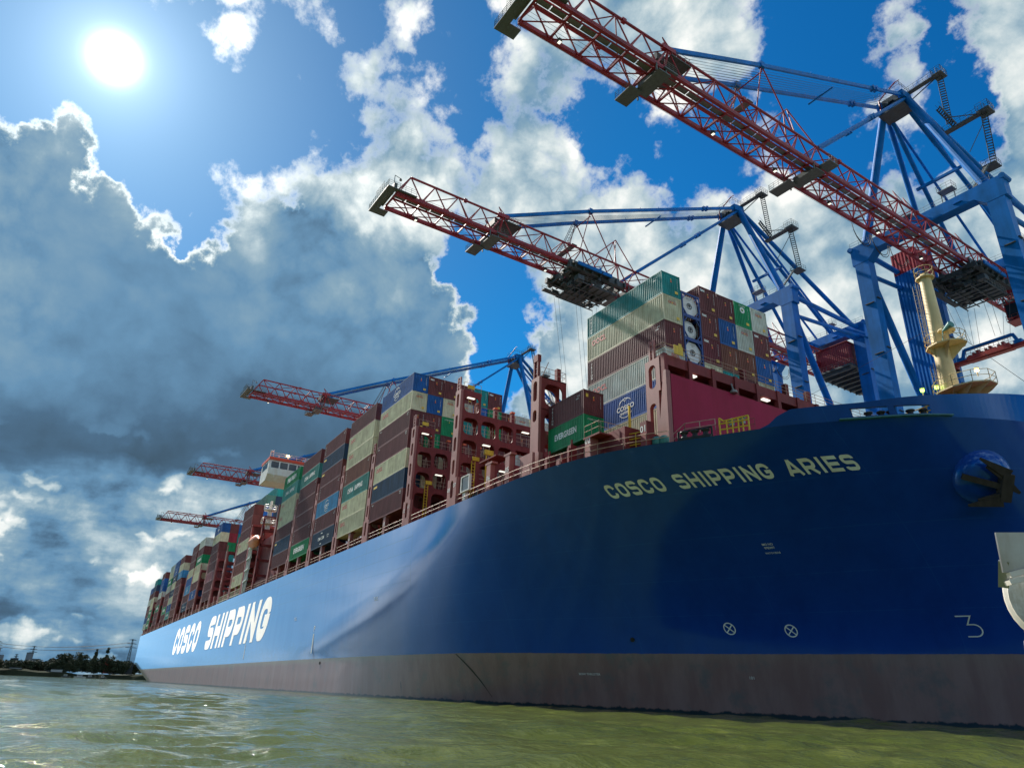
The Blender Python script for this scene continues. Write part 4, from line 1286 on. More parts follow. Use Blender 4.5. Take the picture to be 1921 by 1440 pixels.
def foremast():
    t = thing('foremast', None, None)
    for k in ('label', 'category'):
        if k in t: del t[k]
    t.parent = ship
    x, y = 58.6, -0.6
    mb = MB()
    mb.lathe([(1.1, DECK), (.95, 24.5), (.80, 27.2), (.70, 31.5), (.60, 36), (.52, 39.5), (.5, 40.0)], 20, (x, y, 0))
    mb.build('mast_pole', M_CREAM_MAST, t, smooth=True)
    for z, r0, r1, xo, nm in ((27.3, 1.9, 2.6, 1.2, 0), (32.0, 1.5, 1.75, .5, 1), (39.6, .8, .85, 0, 2)):
        mb = MB(); N = 10
        ring = [(x + xo + r1 * math.cos(2 * math.pi * i / N + .3), y + r0 * math.sin(2 * math.pi * i / N + .3)) for i in range(N)]
        vs = [(a, b, z) for a, b in ring] + [(a, b, z + .12) for a, b in ring]
        mb.add(vs, [tuple(range(N - 1, -1, -1)), tuple(range(N, 2 * N))] + [(i, (i + 1) % N, N + (i + 1) % N, N + i) for i in range(N)])
        dz = 1.5 if nm < 2 else .7
        for i in range(0, N, 1 if nm == 0 else 2):
            a, b = ring[i]
            mb.add([(x, y, z), (a, b, z - .01), (x + (a - x) * .25, y + (b - y) * .25, z - dz), (x + (a - x) * .2, y + (b - y) * .2 + .06, z - dz)], [(0, 1, 2), (1, 0, 3), (0, 2, 3), (1, 3, 2)])
        o = mb.build('mast_platform', M_CREAM_MAST, t)
        mb = MB()
        railing(mb, [(a, b, z + .12) for a, b in ring] + [(ring[0][0], ring[0][1], z + .12)], 1.05, 1.2, .03, 1, 5)
        mb.build('railing', M_CREAM_MAST, o)
    # caged ladders down the side
    for z0, z1 in ((28.2, 30.6), (32.6, 39.2)):
        mb = MB(); lx, ly = x - .75, y - .55
        for d in (-.22, .22): mb.tube((lx, ly + d, z0), (lx + .15, ly + d, z1), .03, 5)
        zz = z0
        while zz < z1:
            mb.tube((lx, ly - .22, zz), (lx, ly + .22, zz), .018, 4); zz += .35
        for k in range(int((z1 - z0) / .85)):
            zz = z0 + .4 + k * .85
            mb.path([(lx + .1 + .42 * math.cos(a), ly + .42 * math.sin(a), zz) for a in np.linspace(R(90), R(270), 7)], .022, 4)
        for a in (R(120), R(180), R(240)):
            mb.tube((lx + .1 + .42 * math.cos(a), ly + .42 * math.sin(a), z0 + .3), (lx + .1 + .42 * math.cos(a), ly + .42 * math.sin(a), z1 - .3), .02, 4)
        mb.build('caged_ladder', paint('ladder_grey', (.36, .36, .33)), t)
    for p, mt in (((58.0, -1.7, 28.0), M_GREEN_LAMP), ((61.3, -1.0, 28.7), M_AMBER), ((57.0, -2.3, 27.9), M_GREEN_LAMP)):
        mb = MB(); mb.lathe([(.10, -.14), (.17, -.06), (.17, .1), (.08, .16)], 12, p); o = mb.build('mast_lamp', mt, t, smooth=True)
        mb = MB(); mb.tube((p[0], p[1], p[2] - .16), (p[0], p[1], p[2] - .55), .05, 6); mb.lathe([(.2, .16), (.2, .24), (.05, .28)], 10, p); mb.build('lamp_bracket', M_CREAM_MAST, o)
    mb = MB()
    mb.tube((59.7, -1.9, 33.0), (60.7, -2.2, 33.25), .08, 10, r2=.34); mb.tube((59.5, -1.8, 32.2), (59.7, -1.9, 33.0), .05, 6)
    mb.build('fog_horn', M_SEAT_GREEN, t)
    mb = MB(); mb.lathe([(.75, 33.4), (.75, 33.55), (.2, 33.6)], 16, (x + .9, y - .2, 0)); mb.tube((x + .9, y - .2, 32.1), (x + .9, y - .2, 33.4), .12, 8)
    mb.build('radar_stand', M_CREAM_MAST, t)
    mb = MB(); mb.tube((58.0, -.6, 34.4), (20, 4, 31), .02, 4); mb.tube((59.2, -.6, 34.4), (66.6, -.4, 23.4), .02, 4); mb.tube((65.6, -.43, 24.6), (66.0, -.42, 24.0), .09, 6)
    mb.build('stay_wire', M_ROPE, t)
    # gravity of small things at the mast foot
    mb = MB(); railing(mb, [(55.2, -2.6, 25.2), (58.0, -2.9, 25.2)], .9, .8, .05, 1, 5); mb.build('yellow_railing', M_YELLOW, t)
foremast()

def deckhouse():
    t = thing('deckhouse', None, None)
    for k in ('label', 'category'):
        if k in t: del t[k]
    t.parent = ship
    x0, x1 = -84.5, -77.2
    mb = MB(); mb.box(-87, -75, -22.5, 22.5, DECK, 44.4); mb.build('accommodation', M_WHITE, t)
    # bridge wing: sloping white apron below, windows, orange brow
    mb = MB()
    y0, y1 = -32.3, 32.3
    pr = [(x1 - 1.6, 44.6), (x1, 45.9), (x1 + .25, 47.3), (x1 + .1, 49.3), (x0, 49.3), (x0, 44.6)]
    n = len(pr)
    mb.add([(a, y0, b) for a, b in pr] + [(a, y1, b) for a, b in pr], [tuple(range(n)), tuple(range(2 * n - 1, n - 1, -1))] + [(i, n + i, n + (i + 1) % n, (i + 1) % n) for i in range(n)])
    mb.build('wheelhouse', M_WHITE, t)
    mb = MB(); mb.box(x0 - .2, x1 + .45, y0 - .15, y1 + .15, 49.3, 49.95); mb.build('orange_brow', paint('brow_red', (.72, .07, .02), .45, .1), t)
    y = y0 + .5
    while y < -22:
        mb = MB(); mb.add([(x1 + .30, y, 47.45), (x1 + .30, y + 1.75, 47.45), (x1 + .18, y + 1.75, 48.95), (x1 + .18, y, 48.95), (x1 - .3, y, 47.45), (x1 - .3, y + 1.75, 47.45), (x1 - .3, y + 1.75, 48.95), (x1 - .3, y, 48.95)],
                          [(0, 1, 2, 3), (4, 7, 6, 5), (0, 4, 5, 1), (1, 5, 6, 2), (2, 6, 7, 3), (3, 7, 4, 0)])
        mb.build('window', M_GLASS, t); y += 2.05
    mb = MB(); mb.box(-83.5, -78.5, y0 - .03, y0 + .3, 47.5, 48.9); mb.build('window', M_GLASS, t)
    mb = MB()
    railing(mb, [(x1 - .2, y0 + .1, 50.15), (x1 - .2, -18, 50.15)], 1.0, 2, .04, 1, 4)
    mb.tube((-78, -32.2, 50.1), (-78, -32.2, 51.6), .08, 6); mb.lathe([(.3, 0), (.34, .3), (.1, .5)], 10, (-78, -31.9, 51.4))
    mb.tube((-79, -30, 50.1), (-79, -30, 51.2), .06, 6); mb.tube((-79, -31.3, 50.1), (-79, -31.3, 52.3), .05, 6)
    for k in range(4): mb.box(x1 - .1, x1 + .05, y0 + 1.5 + 2.3 * k, y0 + 1.6 + 2.3 * k, 45.3, 45.9)
    mb.build('railing', M_WHITE, t)
    mb = MB(); mb.lathe([(.12, -.2), (.36, -.1), (.36, .2), (.1, .3)], 10, (-77.0, -28.3, 50.7)); mb.build('deck_lamp', M_AMBER, t)
    # open side structure of the house: red frames, ladders, white mast platforms
    for x in (-73.4, -87.4, -99.6):
        mb = MB()
        mb.box(x - .5, x + .5, -29.3, -28.9, DECK, 37.5)
        for z in (24.5, 28, 31.5, 35, 38.2): mb.box(x - .5, x + .5, -29.25, -22, z - .5, z)
        mb.box(x - .5, x + .5, -26.0, -25.6, DECK, 38); mb.box(x - .5, x - .3, -25.6, -22, DECK, 38)
        mb.build('side_frame', M_DECK_RED if x < -80 else M_POST_PINK, t)
    mb = MB(); mb.box(-96, -75, -27.5, -22.5, DECK, 23.5); mb.box(-97, -74, -26.5, -22.0, 23.5, 34.0); mb.build('lower_house', M_DECK_RED, t)
    mb = MB(); cx, cy = -88.2, -27.9
    mb.lathe([(.6, 35.2), (.55, 38.5), (.4, 41.0), (.3, 42.2)], 12, (cx, cy, 0))
    for z, r in ((36.4, 1.7), (39.7, 1.5)):
        mb.lathe([(r, z), (r, z + .25)], 12, (cx, cy, 0)); railing(mb, [(cx + r * math.cos(a), cy + r * math.sin(a), z + .25) for a in np.linspace(0, 2 * math.pi, 11)], 1.1, 1.2, .06, 1, 4)
    mb.build('signal_mast', M_WHITE, t)
    # white access ladders and rescue davit at the side
    mb = MB()
    for k in range(4):
        z = DECK + .2 + 2.7 * k
        mb.beam((-98.2, -29.2, z), (-98.2, -29.2, z + 2.7), .25); mb.beam((-95.2, -29.2, z), (-95.2, -29.2, z + 2.7), .25); mb.beam((-96.7, -29.2, z), (-96.7, -29.2, z + 2.7), .18)
        mb.beam((-98.6, -29.2, z + 2.6), (-94.9, -29.2, z + 2.9), .5, .35)
    mb.beam((-97.6, -29.2, 31), (-93, -29.4, 33.2), .3)
    mb.build('boat_davit', paint('davit_pale', (.62, .72, .70), .45, .15), t)
deckhouse()

def lifeboat():
    t = thing('lifeboat', 'orange enclosed lifeboat hanging at the ship side in front of the red house', 'lifeboat', (-90.8, -29.7, 31.0))
    mb = MB(); N = 14; K = 11
    vs = []; fs = []
    for k in range(K):
        u = -1 + 2 * k / (K - 1); w = 1.15 * (1 - abs(u) ** 2.6) ** .5 + .05; h = 1.2 * (1 - abs(u) ** 3) ** .5 + .1
        for i in range(N):
            a = 2 * math.pi * i / N
            vs.append((u * 4.2, w * math.cos(a), 1.5 + h * math.sin(a) * (1.0 if math.sin(a) > 0 else 1.1)))
    for k in range(K - 1):
        for i in range(N): fs.append((k * N + i, k * N + (i + 1) % N, (k + 1) * N + (i + 1) % N, (k + 1) * N + i))
    fs += [tuple(range(N)), tuple(range(K * N - 1, (K - 1) * N - 1, -1))]
    mb.add(vs, fs); mb.build('boat_hull', paint('lifeboat_orange', (.75, .25, .14), .5, .15), t, smooth=True)
    mb = MB(); mb.box(-3.4, 3.4, -1.3, -1.1, 1.35, 1.5); mb.build('fender_rail', paint('fender_pale', (.75, .5, .42)), t)
    mb = MB(); mb.box(-3.2, -1.6, -.6, .6, 2.6, 3.3); mb.build('cockpit', M_ORANGE, t)
    mb = MB(); mb.box(-3.3, -1.5, -.5, .5, 2.85, 3.15); mb.build('window', M_GLASS, t)
lifeboat()

def gangway():
    t = thing('stowed_gangway', None, None)
    for k in ('label', 'category'):
        if k in t: del t[k]
    t.parent = ship
    mb = MB(); xa, xb = -129.5, -100.0; y = -29.15
    for yy in (y, y + .9):
        mb.beam((xa, yy, 21.3), (xb, yy, 21.3), .14, .22); mb.beam((xa, yy, 22.55), (xb, yy, 22.55), .12, .12)
        x = xa
        while x < xb:
            mb.beam((x, yy, 21.3), (x + .1, yy, 22.55), .07); x += .85
    mb.build('rail_lattice', paint('gangway_pale', (.55, .57, .42), .5, .2), t)
    mb = MB(); mb.box(xa, xb, y + .1, y + .8, 21.2, 21.26); mb.build('tread_floor', M_STEEL_DARK, t)
gangway()

# ================================================================== CONTAINERS
CW = 2.438
PAL = {
    'brown': (0.155, 0.042, 0.042), 'maroon': (0.165, 0.030, 0.038), 'rust': (0.22, 0.060, 0.035), 'cream': (0.66, 0.635, 0.44), 'pale grey': (0.56, 0.61, 0.55),
    'blue': (0.010, 0.105, 0.36), 'bright blue': (0.012, 0.13, 0.50), 'dark blue': (0.020, 0.060, 0.125), 'light blue': (0.05, 0.26, 0.50), 'teal': (0.012, 0.29, 0.29), 'sea green': (0.07, 0.31, 0.28),
    'green': (0.006, 0.27, 0.10), 'dull teal': (0.10, 0.27, 0.24), 'red': (0.30, 0.025, 0.045), 'pink': (0.42, 0.16, 0.19), 'orange brown': (0.22, 0.075, 0.045)}
def cmat(col):
    return paint('container_' + col.replace(' ', '_'), PAL[col], 0.5, 0.30, 0.7, rust=0.30 if col in ('cream', 'pale grey') else 0.12, vary=0.16, spec=0.28)
M_CAST = paint('corner_casting', (0.05, 0.05, 0.05), .6)
CMESH = {}
def cont_meshes(L, H):
    """walls, frame and roof of one box; origin in the middle of its floor, length along X"""
    key = (L, H)
    if key in CMESH: return CMESH[key]
    hw = CW / 2; hl = L / 2
    wall = MB()
    def wave(a, b, pitch):
        n = max(2, round((b - a) / pitch)); p = (b - a) / n; out = []
        for i in range(n):
            s = a + i * p
            out += [(s, 0), (s + p * .30, 0), (s + p * .48, 1), (s + p * .80, 1)]
        out.append((b, 0))
        return out
    z0, z1 = .16, H - .11
    dep = .042
    for side in (-1, 1):
        pr = wave(-hl + .10, hl - .10, .278)
        vs = [(x, side * (hw - .012 - d * dep), z0) for x, d in pr] + [(x, side * (hw - .012 - d * dep), z1) for x, d in pr]
        n = len(pr)
        wall.add(vs, [((i, i + 1, n + i + 1, n + i) if side < 0 else (i + 1, i, n + i, n + i + 1)) for i in range(n - 1)])
    for e in (1, -1):
        pr = wave(-hw + .10, hw - .10, .25)
        vs = [(e * (hl - .015 - d * .05), y, z0) for y, d in pr] + [(e * (hl - .015 - d * .05), y, z1) for y, d in pr]
        n = len(pr)
        wall.add(vs, [((i, i + 1, n + i + 1, n + i) if e > 0 else (i + 1, i, n + i, n + i + 1)) for i in range(n - 1)])
    fr = MB()
    for e in (-1, 1):
        for s in (-1, 1):
            fr.box(min(e * hl, e * (hl - .11)), max(e * hl, e * (hl - .11)), min(s * hw, s * (hw - .11)), max(s * hw, s * (hw - .11)), .119, H - .119)
            for z in (0, H - .118):
                fr.box(min(e * (hl + .004), e * (hl - .17)), max(e * (hl + .004), e * (hl - .17)), min(s * (hw + .004), s * (hw - .16)), max(s * (hw + .004), s * (hw - .16)), z, z + .118)
        fr.box(min(e * (hl - .003), e * (hl - .1)), max(e * (hl - .003), e * (hl - .1)), -hw + .165, hw - .165, .02, z0)
        fr.box(min(e * (hl - .003), e * (hl - .1)), max(e * (hl - .003), e * (hl - .1)), -hw + .165, hw - .165, z1, H - .01)
    for s in (-1, 1):
        fr.box(-hl + .175, hl - .175, min(s * (hw - .003), s * (hw - .09)), max(s * (hw - .003), s * (hw - .09)), .02, z0)
        fr.box(-hl + .175, hl - .175, min(s * (hw - .003), s * (hw - .09)), max(s * (hw - .003), s * (hw - .09)), z1, H - .01)
    rf = MB(); rf.box(-hl + .1, hl - .1, -hw + .1, hw - .1, H - .05, H - .02); rf.box(-hl + .1, hl - .1, -hw + .1, hw - .1, .10, .14)
    def full():
        a = MB()
        for m in (wall, fr, rf): a.add(m.v, m.f)
        return a
    dummy = M_CAST
    CMESH[key] = (wall.mesh('corrugated_wall', dummy), fr.mesh('corner_frame', dummy), rf.mesh('roof_panel', dummy), full().mesh('shipping_container', dummy))
    return CMESH[key]

def set_mat(o, m):
    o.material_slots[0].link = 'OBJECT'
    o.material_slots[0].material = m

MK = {}
def side_mark(kind, L, H):
    """lettering on the river side of a box (mesh cached); returns list of (part name, mesh)"""
    key = ('side', kind, L, H)
    if key in MK: return MK[key]
    out = []
    y = -CW / 2 - .006
    def sd(u0, z0): return lambda u, v: (u0 + u, y, z0 + v)
    white, red, yel = M_LETTER, paint('mark_red', (.55, .03, .03), .5, .15), paint('mark_yellow', (.75, .52, .06), .5, .15)
    if kind == 'OOCL':
        mb = MB(); add_text(mb, 'OOCL', .62, sd(-L / 2 + 2.05, H - .95), .035); out.append(('lettering', mb.mesh('lettering', red)))
    elif kind == 'EVERGREEN':
        mb = MB(); add_text(mb, 'EVERGREEN', .95 if L > 8 else .62, sd(0, H * .52), .05, 1.02 if L > 8 else .82); out.append(('lettering', mb.mesh('lettering', white)))
    elif kind == 'CHINA SHIPPING':
        mb = MB(); add_text(mb, 'CHINA   SHIPPING', .8, sd(0, H * .52), .04, .78); out.append(('lettering', mb.mesh('lettering', white)))
    elif kind == 'COSCO':
        mb = MB(); add_text(mb, 'COSCO', .52, sd(0, H * .50), .03, 1.05); add_text(mb, 'SHIPPING', .26, sd(0, H * .50 - .52), .02, 1.05)
        stroke(mb, [(1.0 * math.cos(a), .82 * math.sin(a)) for a in np.linspace(R(35), R(168), 16)], False, .07, sd(0, H * .5 + .2))
        stroke(mb, [(-.45 + .5 * math.cos(a), .5 * math.sin(a)) for a in np.linspace(R(30), R(150), 9)], False, .06, sd(0, H * .5 + .42))
        stroke(mb, [(.35 + .5 * math.cos(a), .5 * math.sin(a)) for a in np.linspace(R(30), R(150), 9)], False, .06, sd(0, H * .5 + .42))
        stroke(mb, [(1.0 * math.cos(a), .75 * math.sin(a)) for a in np.linspace(R(205), R(335), 14)], False, .06, sd(0, H * .5 - .25))
        out.append(('lettering', mb.mesh('lettering', white)))
    elif kind == 'CMA CGM':
        mb = MB(); add_text(mb, 'CMA CGM', .55, sd(-.6, H * .5), .03)
        stroke(mb, [(1.0 * math.cos(a), .5 * math.sin(a)) for a in np.linspace(R(60), R(110), 6)], False, .16, sd(-.6, H * .5 + .45))
        stroke(mb, [(1.0 * math.cos(a), .5 * math.sin(a)) for a in np.linspace(R(250), R(300), 6)], False, .16, sd(-.6, H * .5 - .45))
        add_text(mb, 'SHIPPING', .22, sd(3.3, H * .5 + .12)); add_text(mb, 'LINES', .22, sd(3.3, H * .5 - .22))
        out.append(('lettering', mb.mesh('lettering', white)))
    elif kind == 'strip':
        mb = MB()
        for i, c in enumerate('TRITON'): add_text(mb, c, .26, sd(-L / 2 + .75, H - .55 - .32 * i), .02)
        add_text(mb, '22 G1', .12, sd(L / 2 - .8, H - .5)); add_text(mb, '304801', .13, sd(L / 2 - 1.0, H - .75))
        out.append(('lettering', mb.mesh('lettering', white)))
    elif kind == 'tag':
        mb = MB(); mb.box(-L / 2 + .5, -L / 2 + 1.9, y - .002, y + .004, H - .75, H - .42); out.append(('sticker', mb.mesh('sticker', yel)))
    elif kind == 'code':
        mb = MB(); add_text(mb, '45G1', .16, sd(L / 2 - .9, H - .55)); add_text(mb, '720164', .16, sd(L / 2 - .9, H - .3)); add_text(mb, 'TCNU', .18, sd(-L / 2 + .9, H - .4))
        out.append(('lettering', mb.mesh('lettering', white)))
    MK[key] = out
    return out
def end_mark(kind, L, H):
    key = ('end', kind, L, H)
    if key in MK: return MK[key]
    out = []
    x = L / 2 + .008
    def ed(y0, z0): return lambda u, v: (x, y0 + u, z0 + v)
    white, red, yel = M_LETTER, paint('mark_red', (.55, .03, .03), .5, .15), paint('mark_yellow', (.75, .52, .06), .5, .15)
    mb = MB()
    for i in range(9): add_text(mb, rng.choice('ABCDEHK0123456789'), .11, ed(.85, H - .45 - .15 * i))
    if kind == 'tex':
        add_text(mb, 'tex', .34, ed(-.72, H - .42), .05)
    if kind == 'EVERGREEN':
        add_text(mb, 'E V E R G R E E N', .16, ed(0, H - .42), .02, .9)
    if kind == 'emblem':
        stroke(mb, [(.26 * math.cos(a), .26 * math.sin(a)) for a in np.linspace(0, 2 * math.pi, 13)[:-1]], True, .2, ed(0, H - .8))
        add_text(mb, 'EVERGREEN', .13, ed(0, H - .3))
    out.append(('lettering', mb.mesh('lettering', white)))
    if kind == 'OOCL':
        mb = MB(); add_text(mb, 'OOCL', .27, ed(0, H - .72), .04); out = [('lettering', mb.mesh('lettering', red))]
        mb = MB()
        for i in range(2):
            add_text(mb, 'OOLU 7' + str(40312 + 977 * i), .10, ed(0, H - .32 - .16 * i))
        out.append(('small_lettering', mb.mesh('small_lettering', paint('mark_grey', (.12, .13, .12)))))
    st = MB(); k = rng.random()
    st.box(x - .004, x + .004, -.06, .06, H * .72, H * .72 + .14)
    if k > .35: st.box(x - .004, x + .004, .45, .85, .42, .72)
    if k < .45: st.box(x - .004, x + .004, -.95, -.65, H - .75, H - .4)
    out.append(('sticker', st.mesh('sticker', yel)))
    if kind in ('tex', 'plain') and k > .2:
        st = MB(); st.add([(x, -.1, H * .62), (x, .14, H * .62), (x, .02, H * .62 + .3)], [(0, 1, 2)]); out.append(('hazard_sticker', st.mesh('hazard_sticker', paint('sticker_orange', (.8, .13, .04), .5, .1))))
    MK[key] = out
    return out

ORD = ['topmost', 'second from top', 'third from top', 'fourth from top', 'fifth from top', 'sixth from top', 'seventh from top', 'lowest']
N_CONT = [0]
def container(col, x_fore, y_out, z, L=12.192, H=2.88, side=None, end=None, label='', group=None, near=True):
    wall, fr, rf, full = cont_meshes(L, H)
    loc = (x_fore - L / 2, y_out + CW / 2, z)
    m = cmat(col)
    if not near:
        o = link_mesh('shipping_container', full, loc=loc); set_mat(o, m)
        root = o
    else:
        root = thing('shipping_container', None, None, loc)
        for nm, me in (('corrugated_wall', wall), ('corner_frame', fr), ('roof_panel', rf)):
            set_mat(link_mesh(nm, me, root), m)
    for k in ('label', 'category'):
        if k in root: del root[k]
    tag(root, label, 'container', group)
    for kind, fn in ((side, side_mark), (end, end_mark)):
        if kind:
            for nm, me in fn(kind, L, H): link_mesh(nm, me, root)
    N_CONT[0] += 1
    return root

MARKTXT = {'OOCL': 'red lettering', 'EVERGREEN': 'big white lettering', 'CHINA SHIPPING': 'white lettering', 'COSCO': 'white ring logo', 'CMA CGM': 'white lettering', 'tag': 'yellow mark', 'strip': 'white side code', 'code': 'small codes'}
def stack(cols, x_fore, y_out, ztop, step, where, end=None, near=True, L=12.192, H=2.88, group='containers stacked on the ship', ends=None):
    n = len(cols)
    for i, c in enumerate(cols):
        if c is None: continue
        side = None
        if isinstance(c, tuple): c, side = c
        o = ORD[i] if i < n - 1 else 'lowest'
        e = ends[i] if ends and i < len(ends) else end
        with_ = ' with ' + MARKTXT[side] if side in MARKTXT and side not in ('code',) and len(where.split()) < 7 else ''
        container(c, x_fore, y_out, ztop - step * (i + 1) + .01, L, H, side, e, f'{c} container{with_}, {o} of {where}', group, near)

B, OO, EV, CS, CO, CM = 'brown', ('cream', 'OOCL'), ('green', 'EVERGREEN'), ('sea green', 'CHINA SHIPPING'), ('blue', 'COSCO'), ('dark blue', 'CMA CGM')
ZT = 43.82; ST = 2.9
# --- tall block behind the breakwater, six rows across
zt = 40.12; xf = 44.87; y0 = -22.25; RW = 2.522
stack([('teal', 'strip')], xf, y0, zt, 2.6, 'the tall corner stack by the breakwater', H=2.58, ends=['plain'])
for i, (c, s, e) in enumerate([('cream', 'OOCL', 'OOCL'), ('brown', 'strip', 'plain'), ('pale grey', 'OOCL', 'OOCL'), ('bright blue', 'COSCO', None), ('cream', None, None)]):
    container(c, xf, y0, zt - 2.6 - 2.9 * (i + 1) + .01, side=s, end=e, label=f'{c} container, {ORD[i + 1] if i < 4 else "lowest"} of the tall corner stack by the breakwater', group='containers stacked on the ship')
blk = [(2, [('brown', 'tex'), ('brown', 'tex'), ('maroon', 'tex'), ('cream', 'OOCL'), ('brown', 'plain'), ('brown', 'plain')], 'the third row across behind the breakwater'),
       (3, [('brown', 'plain'), ('blue', 'plain'), ('orange brown', 'plain'), ('teal', 'plain'), ('brown', 'plain')], 'the fourth row across behind the breakwater'),
       (4, [('green', 'emblem'), ('pale grey', 'OOCL'), ('orange brown', 'plain'), ('brown', 'tex'), ('brown', 'plain')], 'the fifth row across behind the breakwater'),
       (5, [('pale grey', 'OOCL'), ('brown', 'tex'), ('blue', 'plain'), ('cream', 'plain'), ('brown', 'plain')], 'the last row across behind the breakwater')]
for r, cs, w in blk:
    stack([c for c, e in cs], xf, y0 + RW * r, zt - (0 if r == 2 else .12), 2.9, w, ends=[e for c, e in cs])
# --- tank containers in the second row
M_TANK = paint('tank_white', (.70, .72, .74), .35, .1, .8)
M_TANKFRAME = paint('tank_frame_blue', (.010, .055, .26), .45, .2, .8)
TANK = {}
def tank_container(x_fore, y_out, z, label, octo):
    t = thing('tank_container', label, 'container', (x_fore - 3.03, y_out + CW / 2, z), 0, 'tank containers stacked on the ship')
    L, H = 6.058, 2.585
    if 'frame' not in TANK:
        mb = MB()
        for e in (-1, 1):
            xx = e * (L / 2 - .08)
            for s in (-1, 1):
                mb.box(xx - .08, xx + .08, s * 1.14 - .079, s * 1.14 + .079, 0, H)
                for z2 in (.3, H - .3):
                    mb.beam((xx, s * 1.06, z2 + (.5 if z2 < 1 else -.5)), (xx, s * .62, z2 - (.15 if z2 < 1 else -.15)), .09, .1, up=(1, 0, 0))
            for z2 in (.08, H - .08): mb.box(xx - .078, xx + .078, -1.06, 1.06, z2 - .078, z2 + .078)
        for s in (-1, 1):
            for z2 in (.09, H - .09): mb.box(-L / 2 + .16, L / 2 - .16, s * 1.14 - .06, s * 1.14 + .06, z2 - .07, z2 + .07)
        TANK['frame'] = mb.mesh('tank_frame', M_TANKFRAME)
        for k in (True, False):
            mb = MB(); n = 8 if k else 24
            prof = [(.0, -2.75), (.7, -2.7), (1.02, -2.5), (1.08, -2.3), (1.08, 2.3), (1.02, 2.5), (.72, 2.64), (.0, 2.72)]
            vs = []; fs = []
            off = R(22.5) if k else 0
            for r, xx in prof:
                rr = r * (1.09 if k else 1.0)
                for i in range(n):
                    a = 2 * math.pi * i / n + off
                    vs.append((xx, rr * math.cos(a), H / 2 + rr * math.sin(a)))
            for q in range(len(prof) - 1):
                for i in range(n): fs.append((q * n + i, q * n + (i + 1) % n, (q + 1) * n + (i + 1) % n, (q + 1) * n + i))
            if k:
                mb.add([(2.78, 1.17 * math.cos(2 * math.pi * i / 8 + R(22.5)), H / 2 + 1.17 * math.sin(2 * math.pi * i / 8 + R(22.5))) for i in range(8)] + [(2.5, 1.17 * math.cos(2 * math.pi * i / 8 + R(22.5)), H / 2 + 1.17 * math.sin(2 * math.pi * i / 8 + R(22.5))) for i in range(8)],
                       [tuple(range(8))] + [(i, 8 + i, 8 + (i + 1) % 8, (i + 1) % 8) for i in range(8)])
            mb.add(vs, fs); TANK[k] = mb.mesh('tank_shell', M_TANK)
            mb = MB(); xx = 2.80 if k else 2.74
            f = lambda u, v: (xx, u, H / 2 + v)
            for i in range(12):
                a = 2 * math.pi * i / 12; stroke(mb, [(.30 * math.cos(a), .30 * math.sin(a)), (.30 * math.cos(a + .36), .30 * math.sin(a + .36))], False, .13, f)
            stroke(mb, [(.12 * math.cos(a), .16 * math.sin(a)) for a in np.linspace(R(-20), R(200), 10)], False, .08, f); stroke(mb, [(0, -.18), (0, .1)], False, .10, f)
            add_text(mb, 'STOLT 1072', .09, lambda u, v: (xx, u, H / 2 + .82 + v)); add_text(mb, '22K2', .08, lambda u, v: (xx, u, H / 2 + .68 + v))
            TANK['m%s' % k] = mb.mesh('ring_logo', M_BLACK)
    link_mesh('tank_frame', TANK['frame'], t); link_mesh('tank_shell', TANK[octo], t); link_mesh('ring_logo', TANK['m%s' % octo], t)
    if not octo:
        mb = MB()
        for q in range(6): mb.beam((2.7, .95, .5 + .32 * q), (2.7, 1.06, .5 + .32 * q), .03); 
        mb.beam((2.7, .92, .3), (2.7, .92, 2.3), .04); mb.box(2.2, 2.75, -.9, .9, .12, .3)
        mb.build('ladder', M_GALV, t)
for i, oc in enumerate((True, False, True, False, True)):
    tank_container(xf, y0 + RW + .02, 38.62 - 2.6 * (i + 1), f'white tank in a blue frame, {ORD[i] if i < 4 else "lowest"} of the tank stack', oc)
# --- the short pair of twenty foot boxes at the deck edge
container('brown', 38.04, -26.82, 28.56 - 2.6, 6.058, 2.585, 'strip', 'plain', 'short brown container on top of the green one at the deck edge', 'containers stacked on the ship')
container('green', 38.04, -26.82, 28.56 - 5.2, 6.058, 2.585, 'EVERGREEN', 'EVERGREEN', 'short green container with white lettering, under a brown one at the deck edge', 'containers stacked on the ship')

# --- outer stacks, bow to stern
outer = [
    (0, [CO, OO, (B, 'code'), (B, 'code'), OO, ('dark blue', 'tag'), (B, 'code')], 'second'),
    (1, [B, OO, OO, ('orange brown', 'strip'), CS, OO, OO], 'third'),
    (2, [(B, 'strip'), ('dark blue', 'tag'), (B, 'tag'), (B, 'strip'), ('light blue', 'COSCO'), (B, 'strip'), CM], 'fourth'),
    (3, [B, CS, (B, 'strip'), B, B, (B, 'strip'), EV], 'fifth'),
    (4, [EV, CS, OO, OO, B, ('dark blue', 'tag'), B], 'sixth'),
    (7, [B, B, B, OO, B, 'rust', OO], 'seventh'),
    (10, [CO, OO, B, B, B, ('pink', 'code'), B, B], 'eighth'),
    (12, ['pale grey', B, EV, OO, 'cream', B, CO, B], 'ninth'),
    (13, [B, B, B, 'cream', 'blue', ('light blue', 'COSCO'), B, CM], 'tenth'),
    (15, [B, 'cream', ('light blue', 'COSCO'), B, B, B, B, 'rust'], 'eleventh'),
    (16, ['blue', CO, CM, 'cream', CM, 'cream', CO, CS], 'twelfth'),
    (17, ['pale grey', 'cream', EV, 'pale grey', B, B, EV, B], 'thirteenth'),
    (19, [B, 'blue', CO, 'pale grey', B, EV, B, B], 'fourteenth'),
    (21, ['teal', 'dark blue', B, 'cream', 'cream', EV, EV, EV], 'fifteenth'),
    (22, ['blue', B, 'pale grey', B, B, 'blue', 'pale grey'], 'sixteenth'),
]
